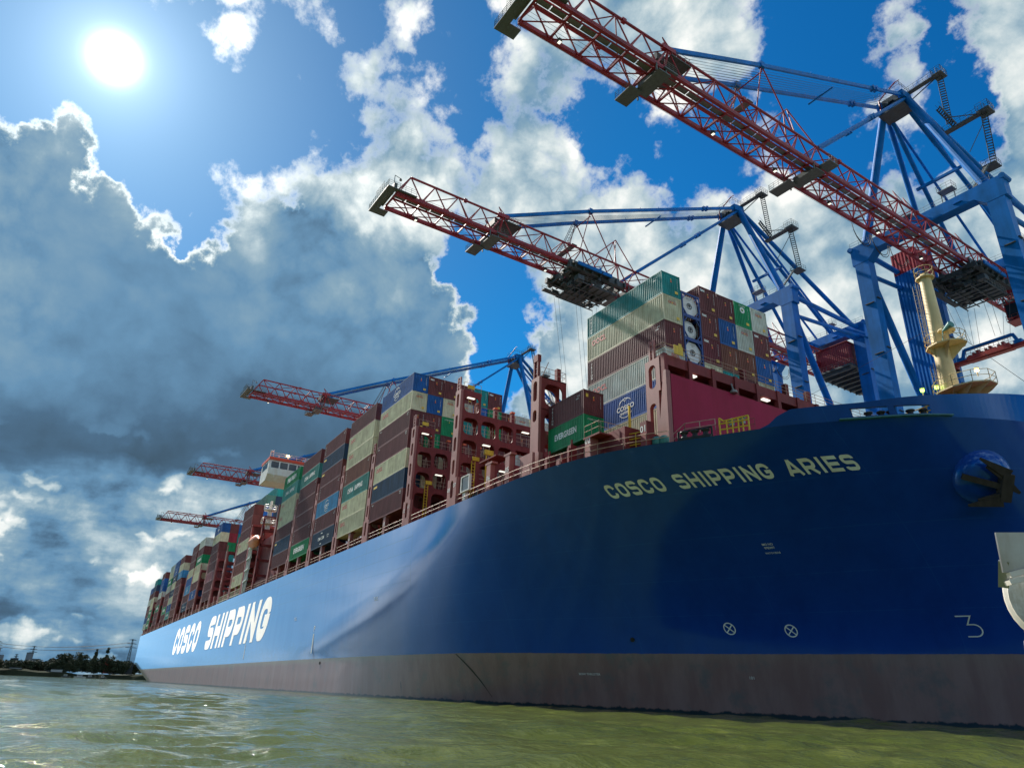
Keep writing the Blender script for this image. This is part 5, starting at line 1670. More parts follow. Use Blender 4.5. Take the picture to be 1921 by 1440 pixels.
for bi, cols, nm in outer:
    top = ZT if len(cols) == 7 else ZT + ST
    stack(cols, BAY[bi], -29.3, top, ST, f'the {nm} outer stack from the bow', near=bi <= 4, ends=(['plain', 'OOCL', 'plain', 'plain'] if bi == 0 else None))
# --- rows further in that show past the open bays
inA = [
    (1, [(B, 'tex'), ('blue', 'plain'), (B, 'plain'), ('green', 'emblem'), (B, 'plain'), 'cream'], ZT, 'second row'),
    (2, [(B, 'plain'), ('cream', 'OOCL'), ('green', 'EVERGREEN'), (B, 'plain'), ('cream', 'OOCL'), B], ZT, 'third row'),
    (3, [(B, 'plain'), ('pale grey', 'OOCL'), ('teal', 'plain'), (B, 'plain'), ('pale grey', 'OOCL'), B], ZT, 'fourth row'),
    (4, [('teal', 'plain'), ('blue', 'plain'), ('teal', 'plain'), (B, 'plain'), ('cream', 'OOCL'), B], ZT, 'fifth row'),
    (5, [(B, 'tex'), ('green', 'EVERGREEN'), ('green', 'plain'), (B, 'plain'), ('pale grey', 'plain'), B], ZT, 'sixth row'),
    (6, [(B, 'plain'), ('maroon', 'plain'), (B, 'plain'), (B, 'tex'), B], ZT - ST, 'seventh row'),
    (7, [('pale grey', 'OOCL'), (B, 'plain'), ('pale grey', 'OOCL'), B, B], ZT - ST, 'eighth row'),
    (8, [('cream', 'OOCL'), (B, 'plain'), (B, 'plain'), 'cream', B], ZT - ST, 'ninth row'),
    (9, [('pale grey', 'plain'), ('maroon', 'plain'), 'cream', B, B], ZT - ST, 'tenth row'),
    (10, [('sea green', 'plain'), B, B, B, B], ZT - ST, 'eleventh row'),
]
for r, cs, top, nm in inA:
    stack([c[0] if isinstance(c, tuple) else c for c in cs], 0.0, -29.3 + RW * r, top, ST, f'the {nm} behind the arched frame', ends=[c[1] if isinstance(c, tuple) else 'plain' for c in cs])
for bi, r, cols, top, nm in (
    (7, 1, ['dull teal', 'bright blue', 'brown'], ZT + ST, 'the second row of the seventh stack'), (7, 2, ['teal', 'dark blue', 'dark blue'], ZT + 2 * ST, 'the third row of the seventh stack'),
    (10, 1, [B, 'red', 'green', 'teal'], ZT + ST, 'the second row of the eighth stack'), (10, 2, ['blue', 'teal', B], ZT + ST, 'the third row of the eighth stack'),
    (12, 1, ['cream', B], ZT + 2 * ST - 2.9, 'the second row of the ninth stack'), (13, 1, [B], ZT + ST, 'the second row of the tenth stack'),
    (15, 1, ['blue', B], ZT + ST, 'the second row of the eleventh stack'), (21, 1, ['dark blue', B], ZT + ST, 'the second row of the fifteenth stack')):
    stack(cols, BAY[bi], -29.3 + RW * r, top, ST, nm, near=False)
for bi, nm in ((8, 'aft of the lifeboat'), (11, 'behind the eighth stack'), (14, 'behind the tenth stack'), (18, 'behind the thirteenth stack'), (20, 'behind the fourteenth stack')):
    stack([B, 'dark blue', B, 'teal', B], BAY[bi], -29.3 + RW * 2, 39.0, ST, f'the set back stack {nm}', near=False)

# ================================================================== CRANES
BZ = 72.06; BW = 4.54; BH = 3.9; SLOPE = 0.015
def bz(y): return BZ + SLOPE * y
def crane_parts():
    """every part of one ship to shore crane as (name, mesh, [sub parts]); local Y runs along the boom, waterside tip negative"""
    out = []
    y_tip, y_bk = -6.1, 128.0
    hw = BW / 2
    nodes_b = [-6.1 + 4.35 * i for i in range(int((y_bk - y_tip) / 4.35) + 1)]
    nodes_t = [-4.0 + 4.35 * i for i in range(len(nodes_b) - 1)]
    mb = MB()
    for s in (-1, 1):
        a, b = (s * hw, y_tip, bz(y_tip)), (s * hw, y_bk, bz(y_bk))
        mb.beam(a, b, .42, .62)
        mb.tube((s * hw, -4, bz(-4) + BH), (s * hw, nodes_t[-1], bz(nodes_t[-1]) + BH), .19, 8)
        mb.tube((s * hw, y_tip, bz(y_tip) + .2), (s * hw, -4, bz(-4) + BH), .15, 6)
        for i, yt in enumerate(nodes_t):
            t = (s * hw, yt, bz(yt) + BH)
            for yb in (nodes_b[i], nodes_b[i + 1]):
                mb.tube((s * hw, yb, bz(yb) + .2), t, .115, 6, caps=False)
            yb = nodes_b[i + 1]
            mb.box(s * hw - .06, s * hw + .06, yb - .55, yb + .55, bz(yb) + .25, bz(yb) + .62)
            if i % 5 == 2: mb.box(s * hw - .26, s * hw + .26, yt - .3 + 1.3, yt + .3 + 1.3, bz(yt) + BH - .26, bz(yt) + BH + .26)
    for i, yt in enumerate(nodes_t):
        mb.tube((-hw, yt, bz(yt) + BH), (hw, yt, bz(yt) + BH), .09, 6, caps=False)
        if i < len(nodes_t) - 1:
            s = 1 if i % 2 else -1
            mb.tube((-s * hw, yt, bz(yt) + BH), (s * hw, nodes_t[i + 1], bz(yt) + BH), .08, 6, caps=False)
    for i, yb in enumerate(nodes_b):
        mb.beam((-hw, yb, bz(yb) - .02), (hw, yb, bz(yb) - .02), .22, .30)
        if i < len(nodes_b) - 1:
            mb.tube((-hw, yb, bz(yb)), (0.6, nodes_b[i + 1], bz(yb)), .09, 6, caps=False)
            mb.tube((0.6, yb, bz(yb)), (-hw, nodes_b[i + 1], bz(yb)), .09, 6, caps=False)
    mb.beam((.55, y_tip, bz(0) - .1), (.55, y_bk, bz(y_bk) - .1), .18, .3)
    mb.beam((1.65, y_tip, bz(0) - .1), (1.65, y_bk, bz(y_bk) - .1), .12, .2)
    # stay yoke and the small masts on the top chord
    for s in (-1, 1):
        mb.beam((s * hw, 12.4, bz(13) + BH), (s * hw, 14.6, bz(13) + BH + .1), .55, .7)
        mb.tube((s * hw, 13.5, bz(13) + BH), (s * hw, 12.6, bz(13) + BH + 1.6), .09, 6); mb.tube((s * hw, 14.4, bz(13) + BH), (s * hw, 12.7, bz(13) + BH + 1.5), .07, 6)
        mb.tube((s * .8, 13.5, bz(13) - .0), (s * hw, 13.5, bz(13) + BH), .22, 6)
        mb.tube((s * hw, 34.0, bz(34) + BH), (s * .3, 41.0, bz(40) + 11.2), .10, 6); mb.tube((s * hw, 43.7, bz(43) + BH), (s * .3, 41.0, bz(40) + 11.2), .10, 6)
        mb.tube((s * hw, 38.8, bz(38) + BH), (s * .3, 41.0, bz(40) + 11.2), .08, 6)
        mb.tube((s * hw, 30.5, bz(34) + BH), (s * hw, 33.0, bz(40) + 13.4), .09, 6); mb.tube((s * hw, 38.5, bz(36) + BH), (s * hw, 33.0, bz(40) + 13.4), .11, 6)
        for yy in (66, 69, 86):
            mb.tube((s * hw, yy, bz(60) + BH), (s * hw * .5, yy + 1, bz(60) + BH + 3.4), .07, 6); mb.tube((s * hw, yy + 2.6, bz(60) + BH), (s * hw * .5, yy + 1, bz(60) + BH + 3.4), .06, 6)
    mb.tube((-hw, 33.0, bz(40) + 12.2), (hw, 33.0, bz(40) + 12.2), .1, 6)
    lamps = []
    boom = mb.mesh('boom', M_CRANE_RED)
    sub = []
    w = MB()
    y = y_tip
    while y < y_bk - 1:
        w.box(.72, 1.5, y, y + 2.0, bz(y) + .16, bz(y) + .22); y += 2.18
    sub.append(('boom_walkway', w.mesh('boom_walkway', M_GALV)))
    w = MB()
    railing(w, [(.68, y_tip, bz(0) + .2), (.68, y_bk, bz(y_bk) + .2)], 1.05, 2.2, .025, 1, 4)
    railing(w, [(1.56, y_tip, bz(0) + .2), (1.56, y_bk, bz(y_bk) + .2)], 1.05, 2.2, .025, 1, 4)
    sub.append(('boom_railing', w.mesh('boom_railing', M_GALV)))
    w = MB()
    for x in (-hw - .35, -hw - .2, -.9, -.4, hw + .3):
        w.tube((x, y_tip, bz(0) - .25), (x, 60, bz(60) - .25), .022, 4)
    sub.append(('trolley_rope', w.mesh('trolley_rope', M_ROPE)))
    for k in range(8):
        yb = nodes_b[1 + 3 * k] + .2
        w = MB(); w.box(-1.5, -1.0, yb + .35, yb + .8, bz(yb) - .95, bz(yb) - .5); w.beam((-1.3, yb, bz(yb)), (-1.3, yb + .5, bz(yb) - .5), .08)
        sub.append(('floodlight', w.mesh('floodlight', M_STEEL_DARK)))
        w = MB(); w.box(-1.46, -1.04, yb + .4, yb + .75, bz(yb) - .99, bz(yb) - .955)
        lamps.append(w.mesh('lamp_glass', M_LAMP))
        sub[-1] = sub[-1] + (lamps[-1],)
    out.append(('boom', boom, sub))
    # platform round the tip
    mb = MB()
    mb.box(-hw - 2.6, hw + .7, y_tip - 1.75, y_tip - .55, bz(0) + .05, bz(0) + .2)
    mb.box(-hw - 2.6, -hw - 1.0, y_tip - .55, y_tip + 1.0, bz(0) + .05, bz(0) + .2)
    mb.box(hw - .1, hw + .7, y_tip - .55, y_tip + 3.2, bz(0) + .05, bz(0) + .2)
    mb.box(-hw - .3, hw + .5, y_tip - .75, y_tip - .2, bz(0) + .2, bz(0) + 1.25)
    mb.box(-.4, .4, y_tip - 1.2, y_tip - .3, bz(0) + 1.2, bz(0) + 1.7)
    sub = []
    w = MB()
    zz = bz(0) + .2
    railing(w, [(-hw - 1.05, y_tip + .95, zz), (-hw - 2.55, y_tip + .95, zz), (-hw - 2.55, y_tip - 1.7, zz), (hw + .65, y_tip - 1.7, zz), (hw + .65, y_tip + 3.1, zz)], 1.1, .9, .03, 2, 4)
    for k in range(4): railing(w, [(-hw + k * .9, y_tip - 1.7, zz + 1.1), (-hw + k * .9 + .6, y_tip - 1.7, zz + 1.1)], .9, .6, .02, 1, 4)
    w.tube((hw, y_tip - .6, zz), (hw, y_tip - .6, zz + 2.8), .06, 6); w.tube((hw, y_tip - .6, zz + 2.8), (hw, y_tip + .3, zz + 2.6), .05, 6); w.lathe([(.05, .2), (.22, -.1), (.22, -.25)], 8, (hw, y_tip + .4, zz + 2.5))
    sub.append(('platform_railing', w.mesh('platform_railing', M_GALV)))
    out.append(('tip_platform', mb.mesh('tip_platform', M_GRATING), sub))
    # service platforms along the boom
    def plat(yc, dx0, dx1, name='service_platform'):
        mb = MB(); z = bz(yc) - 1.0
        mb.box(-hw - dx0, -hw + 1.2, yc - 1.0, yc + 1.0, z - .3, z - .15); mb.box(-hw + .6, hw + .4, yc + .2, yc + 2.2, z - .05, z + .12); mb.box(hw - .4, hw + dx1, yc + 1.2, yc + 3.4, z + .75, z + .95)
        for x in (-hw - .3, hw + .2):
            mb.beam((x, yc, z - .2), (x, yc, z + 1.0), .18); mb.beam((x, yc + 1.6, z), (x, yc + 1.6, z + 1.2), .18)
        mb.box(-1.2, 1.0, yc + .3, yc + 1.6, z + .12, z + .75)
        w = MB()
        railing(w, [(-hw + 1.1, yc - .95, z - .15), (-hw - dx0 + .05, yc - .95, z - .15), (-hw - dx0 + .05, yc + .95, z - .15), (-hw + 1.1, yc + .95, z - .15)], 1.1, .8, .03, 2, 4)
        railing(w, [(hw - .3, yc + 3.35, z + .95), (hw + dx1 - .05, yc + 3.35, z + .95), (hw + dx1 - .05, yc + 1.25, z + .95)], 1.1, .8, .03, 2, 4)
        out.append((name, mb.mesh(name, M_GRATING), [('platform_railing', w.mesh('platform_railing', M_GALV))]))
    plat(11.0, 1.8, .5)
    plat(42.0, 2.3, 2.0)
    mb = MB(); z = bz(14) + BH - .4
    mb.box(-hw, hw + .3, 13.8, 17.2, z - .5, z - .35); mb.box(-hw * .6, hw * .6, 12.4, 14.0, z - .8, z + .3)
    w = MB(); railing(w, [(-hw, 17.1, z - .35), (hw + .25, 17.1, z - .35), (hw + .25, 13.9, z - .35)], 1.1, .9, .03, 1, 4)
    out.append(('stay_platform', mb.mesh('stay_platform', M_STEEL_DARK), [('platform_railing', w.mesh('platform_railing', M_GALV))]))
    # ladder tower under the stays
    mb = MB(); z0 = bz(33) + BH
    for xx in (-hw, -hw + .8):
        for yy in (31.0, 31.8): mb.tube((xx, yy - 3.6, z0 - 2.4), (xx, yy + 1.2, z0 + 9.2), .05, 4)
    for k in range(16):
        f = k / 15; yy = 27.8 + 4.8 * f; zz = z0 - 2.4 + 11.6 * f
        mb.path([(-hw - .05, yy - .4, zz), (-hw + .85, yy - .4, zz), (-hw + .85, yy + .45, zz), (-hw - .05, yy + .45, zz)], .03, 4, True)
    mb.box(-hw - .2, hw + .2, 28.4, 29.6, z0 + .2, z0 + .32)
    out.append(('ladder_tower', mb.mesh('ladder_tower', M_GALV), []))
    # --- portal: four legs, beams, ties
    yw, yl, lx = 78.5, 104.0, 11.6
    for yy in (yw, yl):
        for s in (-1, 1):
            mb = MB()
            mb.beam((s * lx, yy, 5.6), (s * lx, yy, 76.8), 2.6, 2.1, up=(0, 1, 0))
            mb.box(s * lx - 2.6, s * lx + 2.6, yy - 1.3, yy + 1.3, 5.5, 8.2)
            w = MB()
            for zz in (20, 33, 46, 58, 68):
                w.box(s * lx - .6, s * lx + 1.0, yy - 1.35, yy - 1.06, zz, zz + .12); w.box(s * lx + 1.31, s * lx + 1.6, yy - .6, yy + .6, zz + 1, zz + 1.12)
            out.append(('leg', mb.mesh('leg', M_CRANE_BLUE), [('leg_bracket', w.mesh('leg_bracket', M_STEEL_DARK))]))
        mb = MB()
        x = lx + 1.7
        prof = [(-x, 76.9), (-x, 80.8), (x, 80.8), (x, 76.9), (lx - 1.3, 76.9), (lx - 3.0, 78.6), (-lx + 3.0, 78.6), (-lx + 1.3, 76.9)]
        n = len(prof)
        mb.add([(a, yy - 1.05, b) for a, b in prof] + [(a, yy + 1.05, b) for a, b in prof], [(0, 7, 6, 1), (1, 6, 5, 2), (2, 5, 4, 3), (n, n + 1, n + 6, n + 7), (n + 1, n + 2, n + 5, n + 6), (n + 2, n + 3, n + 4, n + 5)] + [(i, (i + 1) % n, n + (i + 1) % n, n + i) for i in range(n)])
        mb.tube((-x, yy - 1.2, 80.5), (-x, yy + 1.2, 80.5), .5, 10); mb.tube((x, yy - 1.2, 80.5), (x, yy + 1.2, 80.5), .5, 10)
        for xx in (-6, 0, 6): mb.box(xx - .5, xx + .9, yy - 1.3, yy - 1.06, 79.4, 79.5)
        w = MB(); railing(w, [(-x, yy - .9, 80.8), (x, yy - .9, 80.8)], 1.1, 1.8, .03, 1, 4)
        railing(w, [(3.5, yy - .9, 83.4), (6.0, yy - .9, 83.4), (6.0, yy + .8, 83.4), (3.5, yy + .8, 83.4), (3.5, yy - .9, 83.4)], 1.1, .9, .03, 1, 4)
        w.box(3.5, 6.0, yy - .9, yy + .8, 83.25, 83.4)
        for a in (3.7, 5.8): w.beam((a, yy, 80.8), (a, yy, 83.3), .12)
        w.box(-3.2, -1.2, yy - 1.6, yy + .4, 81.5, 81.65); railing(w, [(-3.2, yy - 1.6, 81.65), (-1.2, yy - 1.6, 81.65), (-1.2, yy + .4, 81.65)], 1.1, .9, .03, 1, 4)
        out.append(('portal_beam', mb.mesh('portal_beam', M_CRANE_BLUE), [('beam_railing', w.mesh('beam_railing', M_GALV))]))
    mb = MB(); mb.beam((-lx + 1.3, yw, 20), (lx - 1.3, yw, 20), 1.6, 2.4); out.append(('sill_beam', mb.mesh('sill_beam', M_CRANE_BLUE), []))
    mb = MB(); mb.beam((-lx + 1.3, yl, 20), (lx - 1.3, yl, 20), 1.6, 2.4); out.append(('sill_beam', mb.mesh('sill_beam', M_CRANE_BLUE), []))
    for s in (-1, 1):
        mb = MB()
        mb.tube((s * lx, yw + 1, 79.8), (s * lx, yl - 1, 79.8), .5, 10)
        mb.tube((s * lx, yw + 1, 75.0), (s * lx, yl - 1, 77.5), .42, 10)
        mb.tube((s * lx, yw + 1.0, 74.6), (s * lx, yl - 1.0, 24.0), .68, 12)
        mb.beam((s * lx, yw + 1, 22), (s * lx, yl - 1, 22), 1.2, 1.8)
        out.append(('side_brace', mb.mesh('side_brace', M_CRANE_BLUE), []))
    # --- A frame
    ya, za = 78.2, 107.0
    mb = MB()
    for s in (-1, 1):
        mb.tube((s * 2.1, ya, za), (s * 10.6, yw, 80.7), .66, 14, r2=.8)
        mb.tube((s * 2.1, ya + .4, za), (s * 10.4, yl, 80.7), .5, 12)
        mb.tube((s * 1.6, ya + .6, za - 1.5), (s * 5.0, yl, 80.7), .42, 10)
    for s in (-1, 1):
        mb.beam((s * 2.1, ya - 1.8, za - .2), (s * 2.1, ya + 1.4, za + .3), 1.0, 1.5)
    mb.beam((-2.4, ya, za - .3), (2.4, ya, za - .3), .9, 1.1)
    mb.beam((-4.2, ya + 11, 94.5), (4.2, ya + 11, 94.5), .5)
    sub = []
    w = MB()
    w.box(-2.0, 2.0, ya - 1.6, ya + 1.2, za - 2.6, za - 1.0); w.box(-2.4, 2.4, ya - 2.2, ya + 1.6, za - 2.75, za - 2.6); w.box(-1.6, 1.6, ya - 1.0, ya + 1.0, za + .3, za + 1.3)
    for s in (-1, 1): w.tube((s * 1.2, ya - 1.4, za + .2), (s * 1.2, ya - 1.1, za + .2), .8, 14)
    sub.append(('sheave_housing', w.mesh('sheave_housing', M_STEEL_DARK)))
    w = MB()
    zz = za + .9
    w.box(2.0, 8.2, ya + .2, ya + 1.2, zz, zz + .12); railing(w, [(2.0, ya + .2, zz + .1), (8.2, ya + .2, zz + .1), (8.2, ya + 1.2, zz + .1), (2.0, ya + 1.2, zz + .1)], 1.1, .9, .035, 1, 4)
    w.box(7.2, 8.9, ya - .2, ya + 2.2, zz - .2, zz); railing(w, [(7.2, ya - .2, zz), (8.9, ya - .2, zz), (8.9, ya + 2.2, zz), (7.2, ya + 2.2, zz), (7.2, ya - .2, zz)], 1.3, .8, .035, 2, 4)
    railing(w, [(-2.4, ya - 2.1, za + 1.3), (2.4, ya - 2.1, za + 1.3), (2.4, ya + 1.5, za + 1.3)], 1.1, .9, .035, 1, 4)
    w.beam((3.0, ya + .7, za - .8), (7.8, ya + 1, zz), .14)
    sub.append(('apex_walkway', w.mesh('apex_walkway', M_STEEL_DARK)))
    w = MB()
    def flight(p, q, wd=.9):
        p = Vector(p); q = Vector(q); d = (q - p); k = int(d.length / .45)
        side = d.cross(Vector((0, 0, 1))).normalized() * wd / 2
        for sgn in (-1, 1):
            w.beam(p + side * sgn, q + side * sgn, .1, .28)
            w.tube(p + side * sgn + Vector((0, 0, 1.05)), q + side * sgn + Vector((0, 0, 1.05)), .03, 4)
        for i in range(k):
            c = p.lerp(q, (i + .5) / k); w.beam(c - side, c + side, .26, .05, up=(0, 0, 1))
    flight((8.0, ya + 1.2, zz), (6.4, ya + 4.6, 99.6)); flight((6.2, ya + 3.2, 99.6), (10.8, ya + 4.2, 96.4)) if False else None
    w.box(5.6, 12.6, ya + 3.2, ya + 4.4, 97.4, 97.55); railing(w, [(5.6, ya + 3.2, 97.55), (12.6, ya + 3.2, 97.55), (12.6, ya + 4.4, 97.55), (5.6, ya + 4.4, 97.55)], 1.1, 1.0, .035, 1, 4)
    w.box(11.4, 13.4, ya + 2.6, ya + 5.0, 97.0, 97.4); railing(w, [(11.4, ya + 2.6, 97.4), (13.4, ya + 2.6, 97.4), (13.4, ya + 5.0, 97.4)], 1.4, .8, .035, 2, 4)
    flight((12.2, ya + 3.6, 97.0), (10.0, ya + 8.5, 90.0)); w.box(8.4, 10.6, ya + 7.5, ya + 10, 89.6, 89.75); railing(w, [(8.4, ya + 7.5, 89.75), (10.6, ya + 7.5, 89.75), (10.6, ya + 10, 89.75)], 1.1, .8, .035, 1, 4)
    flight((9.2, ya + 7.6, 89.6), (7.0, ya + 2.0, 81.0)); flight((6.4, ya + 1.2, 101.5), (7.6, ya + 3.2, 97.5))
    w.beam((7.0, ya + 1, 98.5), (12.0, ya + 3.6, 97.1), .12); w.beam((9.4, ya + 1, 89), (12.6, ya + 4, 96.9), .12)
    sub.append(('stairway', w.mesh('stairway', M_STEEL_DARK)))
    w = MB(); w.tube((-1.8, ya - 2.0, za + .9), (1.4, ya - 1.2, za + 3.6), .12, 6); w.tube((1.4, ya - 1.2, za + 3.6), (2.2, ya - 1.2, za + 3.5), .08, 6); w.tube((-1.8, ya - 2, za - 1.6), (-1.8, ya - 2, za + .9), .14, 6)
    sub.append(('jib', w.mesh('jib', M_CRANE_RED)))
    out.append(('apex_frame', mb.mesh('apex_frame', M_CRANE_BLUE), sub))
    # --- stays
    for s in (-1, 1):
        mb = MB()
        p, m_, q_ = Vector((s * hw, 13.6, bz(13) + BH + .1)), Vector((s * hw, 33.0, 86.0)), Vector((s * 2.1, ya - 1.0, za))
        mb.beam(p, m_, .34, .62); mb.beam(m_, q_, .34, .62)
        for k in (.3, .42, .78, .9): mb.tube(m_.lerp(q_, k) + Vector((0, 0, .2)), m_.lerp(q_, k) + Vector((0, 0, .75)), .06, 4)
        for k in (.74, .765): mb.cbox(m_.lerp(q_, k), (.8, .5, .95))
        mb.cbox(m_, (.7, .8, 1.0))
        out.append(('forestay', mb.mesh('forestay', M_CRANE_BLUE), []))
        mb = MB(); a = Vector((s * hw, 44.2, bz(44) + BH)); b = Vector((s * 2.1, ya - .6, za - .8))
        mb.tube(a, b, .30, 10)
        for k in (.55, .58): mb.cbox(a.lerp(b, k), (.75, .5, .9))
        out.append(('inner_stay', mb.mesh('inner_stay', M_CRANE_BLUE), []))
        mb = MB(); mb.tube((s * hw, 118, bz(118) + BH), (s * 2.1, ya + 1, za), .26, 10); out.append(('backstay', mb.mesh('backstay', M_CRANE_BLUE), []))
    mb = MB()
    for k in range(7):
        x = -1.5 + .5 * k
        for dz in (0, .5): mb.tube((x, 14, bz(14) + BH + .2 + dz), (x * .8, ya - 1.5, za - 1.0 + dz * 1.6), .028, 4, caps=False)
    out.append(('hoist_rope', mb.mesh('hoist_rope', M_ROPE), []))
    mb = MB(); mb.tube((-hw, 52, 93.4), (hw, 52, 93.4), .16, 8); out.append(('stay_spreader', mb.mesh('stay_spreader', M_CRANE_BLUE), []))
    # --- machine house, corrugated and red
    mb = MB()
    x0, x1, y0, y1, z0, z1 = 1.5, 9.4, 101.6, 118.0, 71.0, 76.6
    def cor(p, q, n, nx, ny):
        p = Vector(p); q = Vector(q); out_ = []
        for i in range(n):
            for f, d in ((0, 0), (.3, 0), (.5, 1), (.8, 1)): out_.append((p.lerp(q, (i + f) / n), d))
        out_.append((q, 0)); vs = [(c.x - nx * .09 * d, c.y - ny * .09 * d, z0) for c, d in out_] + [(c.x - nx * .09 * d, c.y - ny * .09 * d, z1) for c, d in out_]
        k = len(out_); mb.add(vs, [(i, i + 1, k + i + 1, k + i) for i in range(k - 1)])
    cor((x0, y0, 0), (x1, y0, 0), 16, 0, -1); cor((x1, y0, 0), (x1, y1, 0), 34, 1, 0); cor((x1, y1, 0), (x0, y1, 0), 16, 0, 1); cor((x0, y1, 0), (x0, y0, 0), 34, -1, 0)
    mb.box(x0 - .2, x1 + .2, y0 - .2, y1 + .2, z1, z1 + .15)
    w = MB(); w.box(x0 - .6, x1 + .6, y0 - .6, y1 + .6, z0 - .5, z0 - .02)
    for k in range(7): w.beam((x0, y0 + 2.4 * k, z0 - .9), (x1, y0 + 2.4 * k, z0 - .9), .3, .7)
    w2 = MB(); railing(w2, [(x0 - .5, y0 - .5, z0), (x1 + .5, y0 - .5, z0), (x1 + .5, y1 + .5, z0)], 1.1, 1.6, .035, 1, 4)
    out.append(('machine_house', mb.mesh('machine_house', M_CRANE_RED), [('house_floor', w.mesh('house_floor', M_STEEL_DARK)), ('house_railing', w2.mesh('house_railing', M_GALV))]))
    mb = MB()
    for k in range(7):
        yc = 62 + 5.4 * k
        mb.path([(-hw - .4, yc + 2.6 * math.sin(a) , bz(60) - .3 - 3.2 * math.cos(a) * 1.0 if True else 0) for a in np.linspace(-math.pi / 2, math.pi / 2, 9)], .06, 5)
        mb.path([(-hw - .5, yc + 2.4 * math.sin(a), bz(60) - .3 - 2.7 * math.cos(a)) for a in np.linspace(-math.pi / 2, math.pi / 2, 9)], .06, 5)
    out.append(('festoon_cable', mb.mesh('festoon_cable', M_BLACK), []))
    return out

def trolley_parts():
    out = []
    mb = MB(); r = random.Random(3)
    mb.box(-4.4, -1.8, -6.2, 6.2, -1.35, -1.0); mb.box(1.0, 4.4, -6.2, 2.5, -1.35, -1.0); mb.box(-1.75, .95, -3.0, 1.0, -1.35, -1.0)
    for s in (-1, 1):
        mb.box(s * 3.4 - .35, s * 3.4 + .35, -6.6, 6.6, -1.9, -.9); mb.box(s * 2.4 - .3, s * 2.4 + .3, -6, 6, -.95, .5)
    for k in range(7): mb.box(-4.2, 4.2, -5.8 + 1.95 * k, -5.5 + 1.95 * k, -1.9, -.9)
    for k in range(38):
        x, y, z = r.uniform(-3.9, 3.9), r.uniform(-6, 6), r.uniform(-3.4, -1.0)
        mb.cbox((x, y, z), (r.uniform(.3, 1.3), r.uniform(.3, 1.5), r.uniform(.25, .9)))
        if k % 2: mb.beam((x, y, z), (x + r.uniform(-1.5, 1.5), y + r.uniform(-2, 2), -1.2), .12)
    for k in range(10):
        mb.beam((r.uniform(-4, 4), -6 + 1.3 * k, -1.4), (r.uniform(-4, 4), -6 + 1.3 * k + r.uniform(-1, 2), -3.9), .14)
    for k in range(6): mb.box(-3.4, 3.6, -3.6 + 1.4 * k, -3.35 + 1.4 * k, -3.95, -3.8)
    for x in (-3.4, -1.4, 1.3, 3.5): mb.box(x - .08, x + .08, -4.4, 4.4, -4.1, -3.96)
    mb.box(-3.2, -.4, -4.0, 1.2, -3.79, -3.7); mb.box(.8, 3.6, -1.0, 4.6, -3.79, -3.7); mb.box(-5.4, -4.4, -6.2, 4.2, -2.5, -2.35)
    w = MB(); railing(w, [(-5.35, -6.1, -2.35), (-5.35, 4.1, -2.35)], 1.1, 1.0, .035, 2, 4); railing(w, [(-3.4, -3.6, -3.8), (3.6, -3.6, -3.8), (3.6, 3.6, -3.8)], 1.1, 1.1, .035, 2, 4)
    w2 = MB(); w2.box(-4.4, 4.5, -.4, .1, -1.0, -.2); w2.box(4.41, 4.65, -5.4, 2.5, -1.5, -.8)
    subs = [('trolley_railing', w.mesh('trolley_railing', M_GALV)), ('blue_girder', w2.mesh('blue_girder', M_CRANE_BLUE))]
    out.append(('trolley', mb.mesh('trolley', M_STEEL_DARK), subs))
    mb = MB()
    mb.box(1.6, 4.2, 6.6, 9.4, -7.4, -7.2); mb.box(1.6, 4.2, 6.6, 9.4, -4.5, -4.25)
    for x in (1.68, 4.12):
        for y in (6.68, 9.32): mb.box(x - .08, x + .08, y - .08, y + .08, -7.2, -4.5)
    mb.box(1.6, 4.2, 8.2, 9.4, -7.19, -4.51); mb.box(1.5, 4.3, 6.4, 9.5, -7.9, -7.75)
    for x in (1.8, 4.0): mb.beam((x, 8.8, -4.3), (x, 6.0, -2.0), .18)
    w = MB(); w.box(1.64, 4.16, 6.64, 8.19, -7.19, -4.51)
    w2 = MB(); railing(w2, [(1.5, 9.4, -7.75), (1.5, 6.4, -7.75), (4.3, 6.4, -7.75), (4.3, 9.4, -7.75)], 1.0, .9, .035, 1, 4)
    out.append(('operator_cab', mb.mesh('operator_cab', M_CRANE_RED), [('window', w.mesh('window', M_GLASS)), ('cab_railing', w2.mesh('cab_railing', M_RAIL_RED))]))
    return out
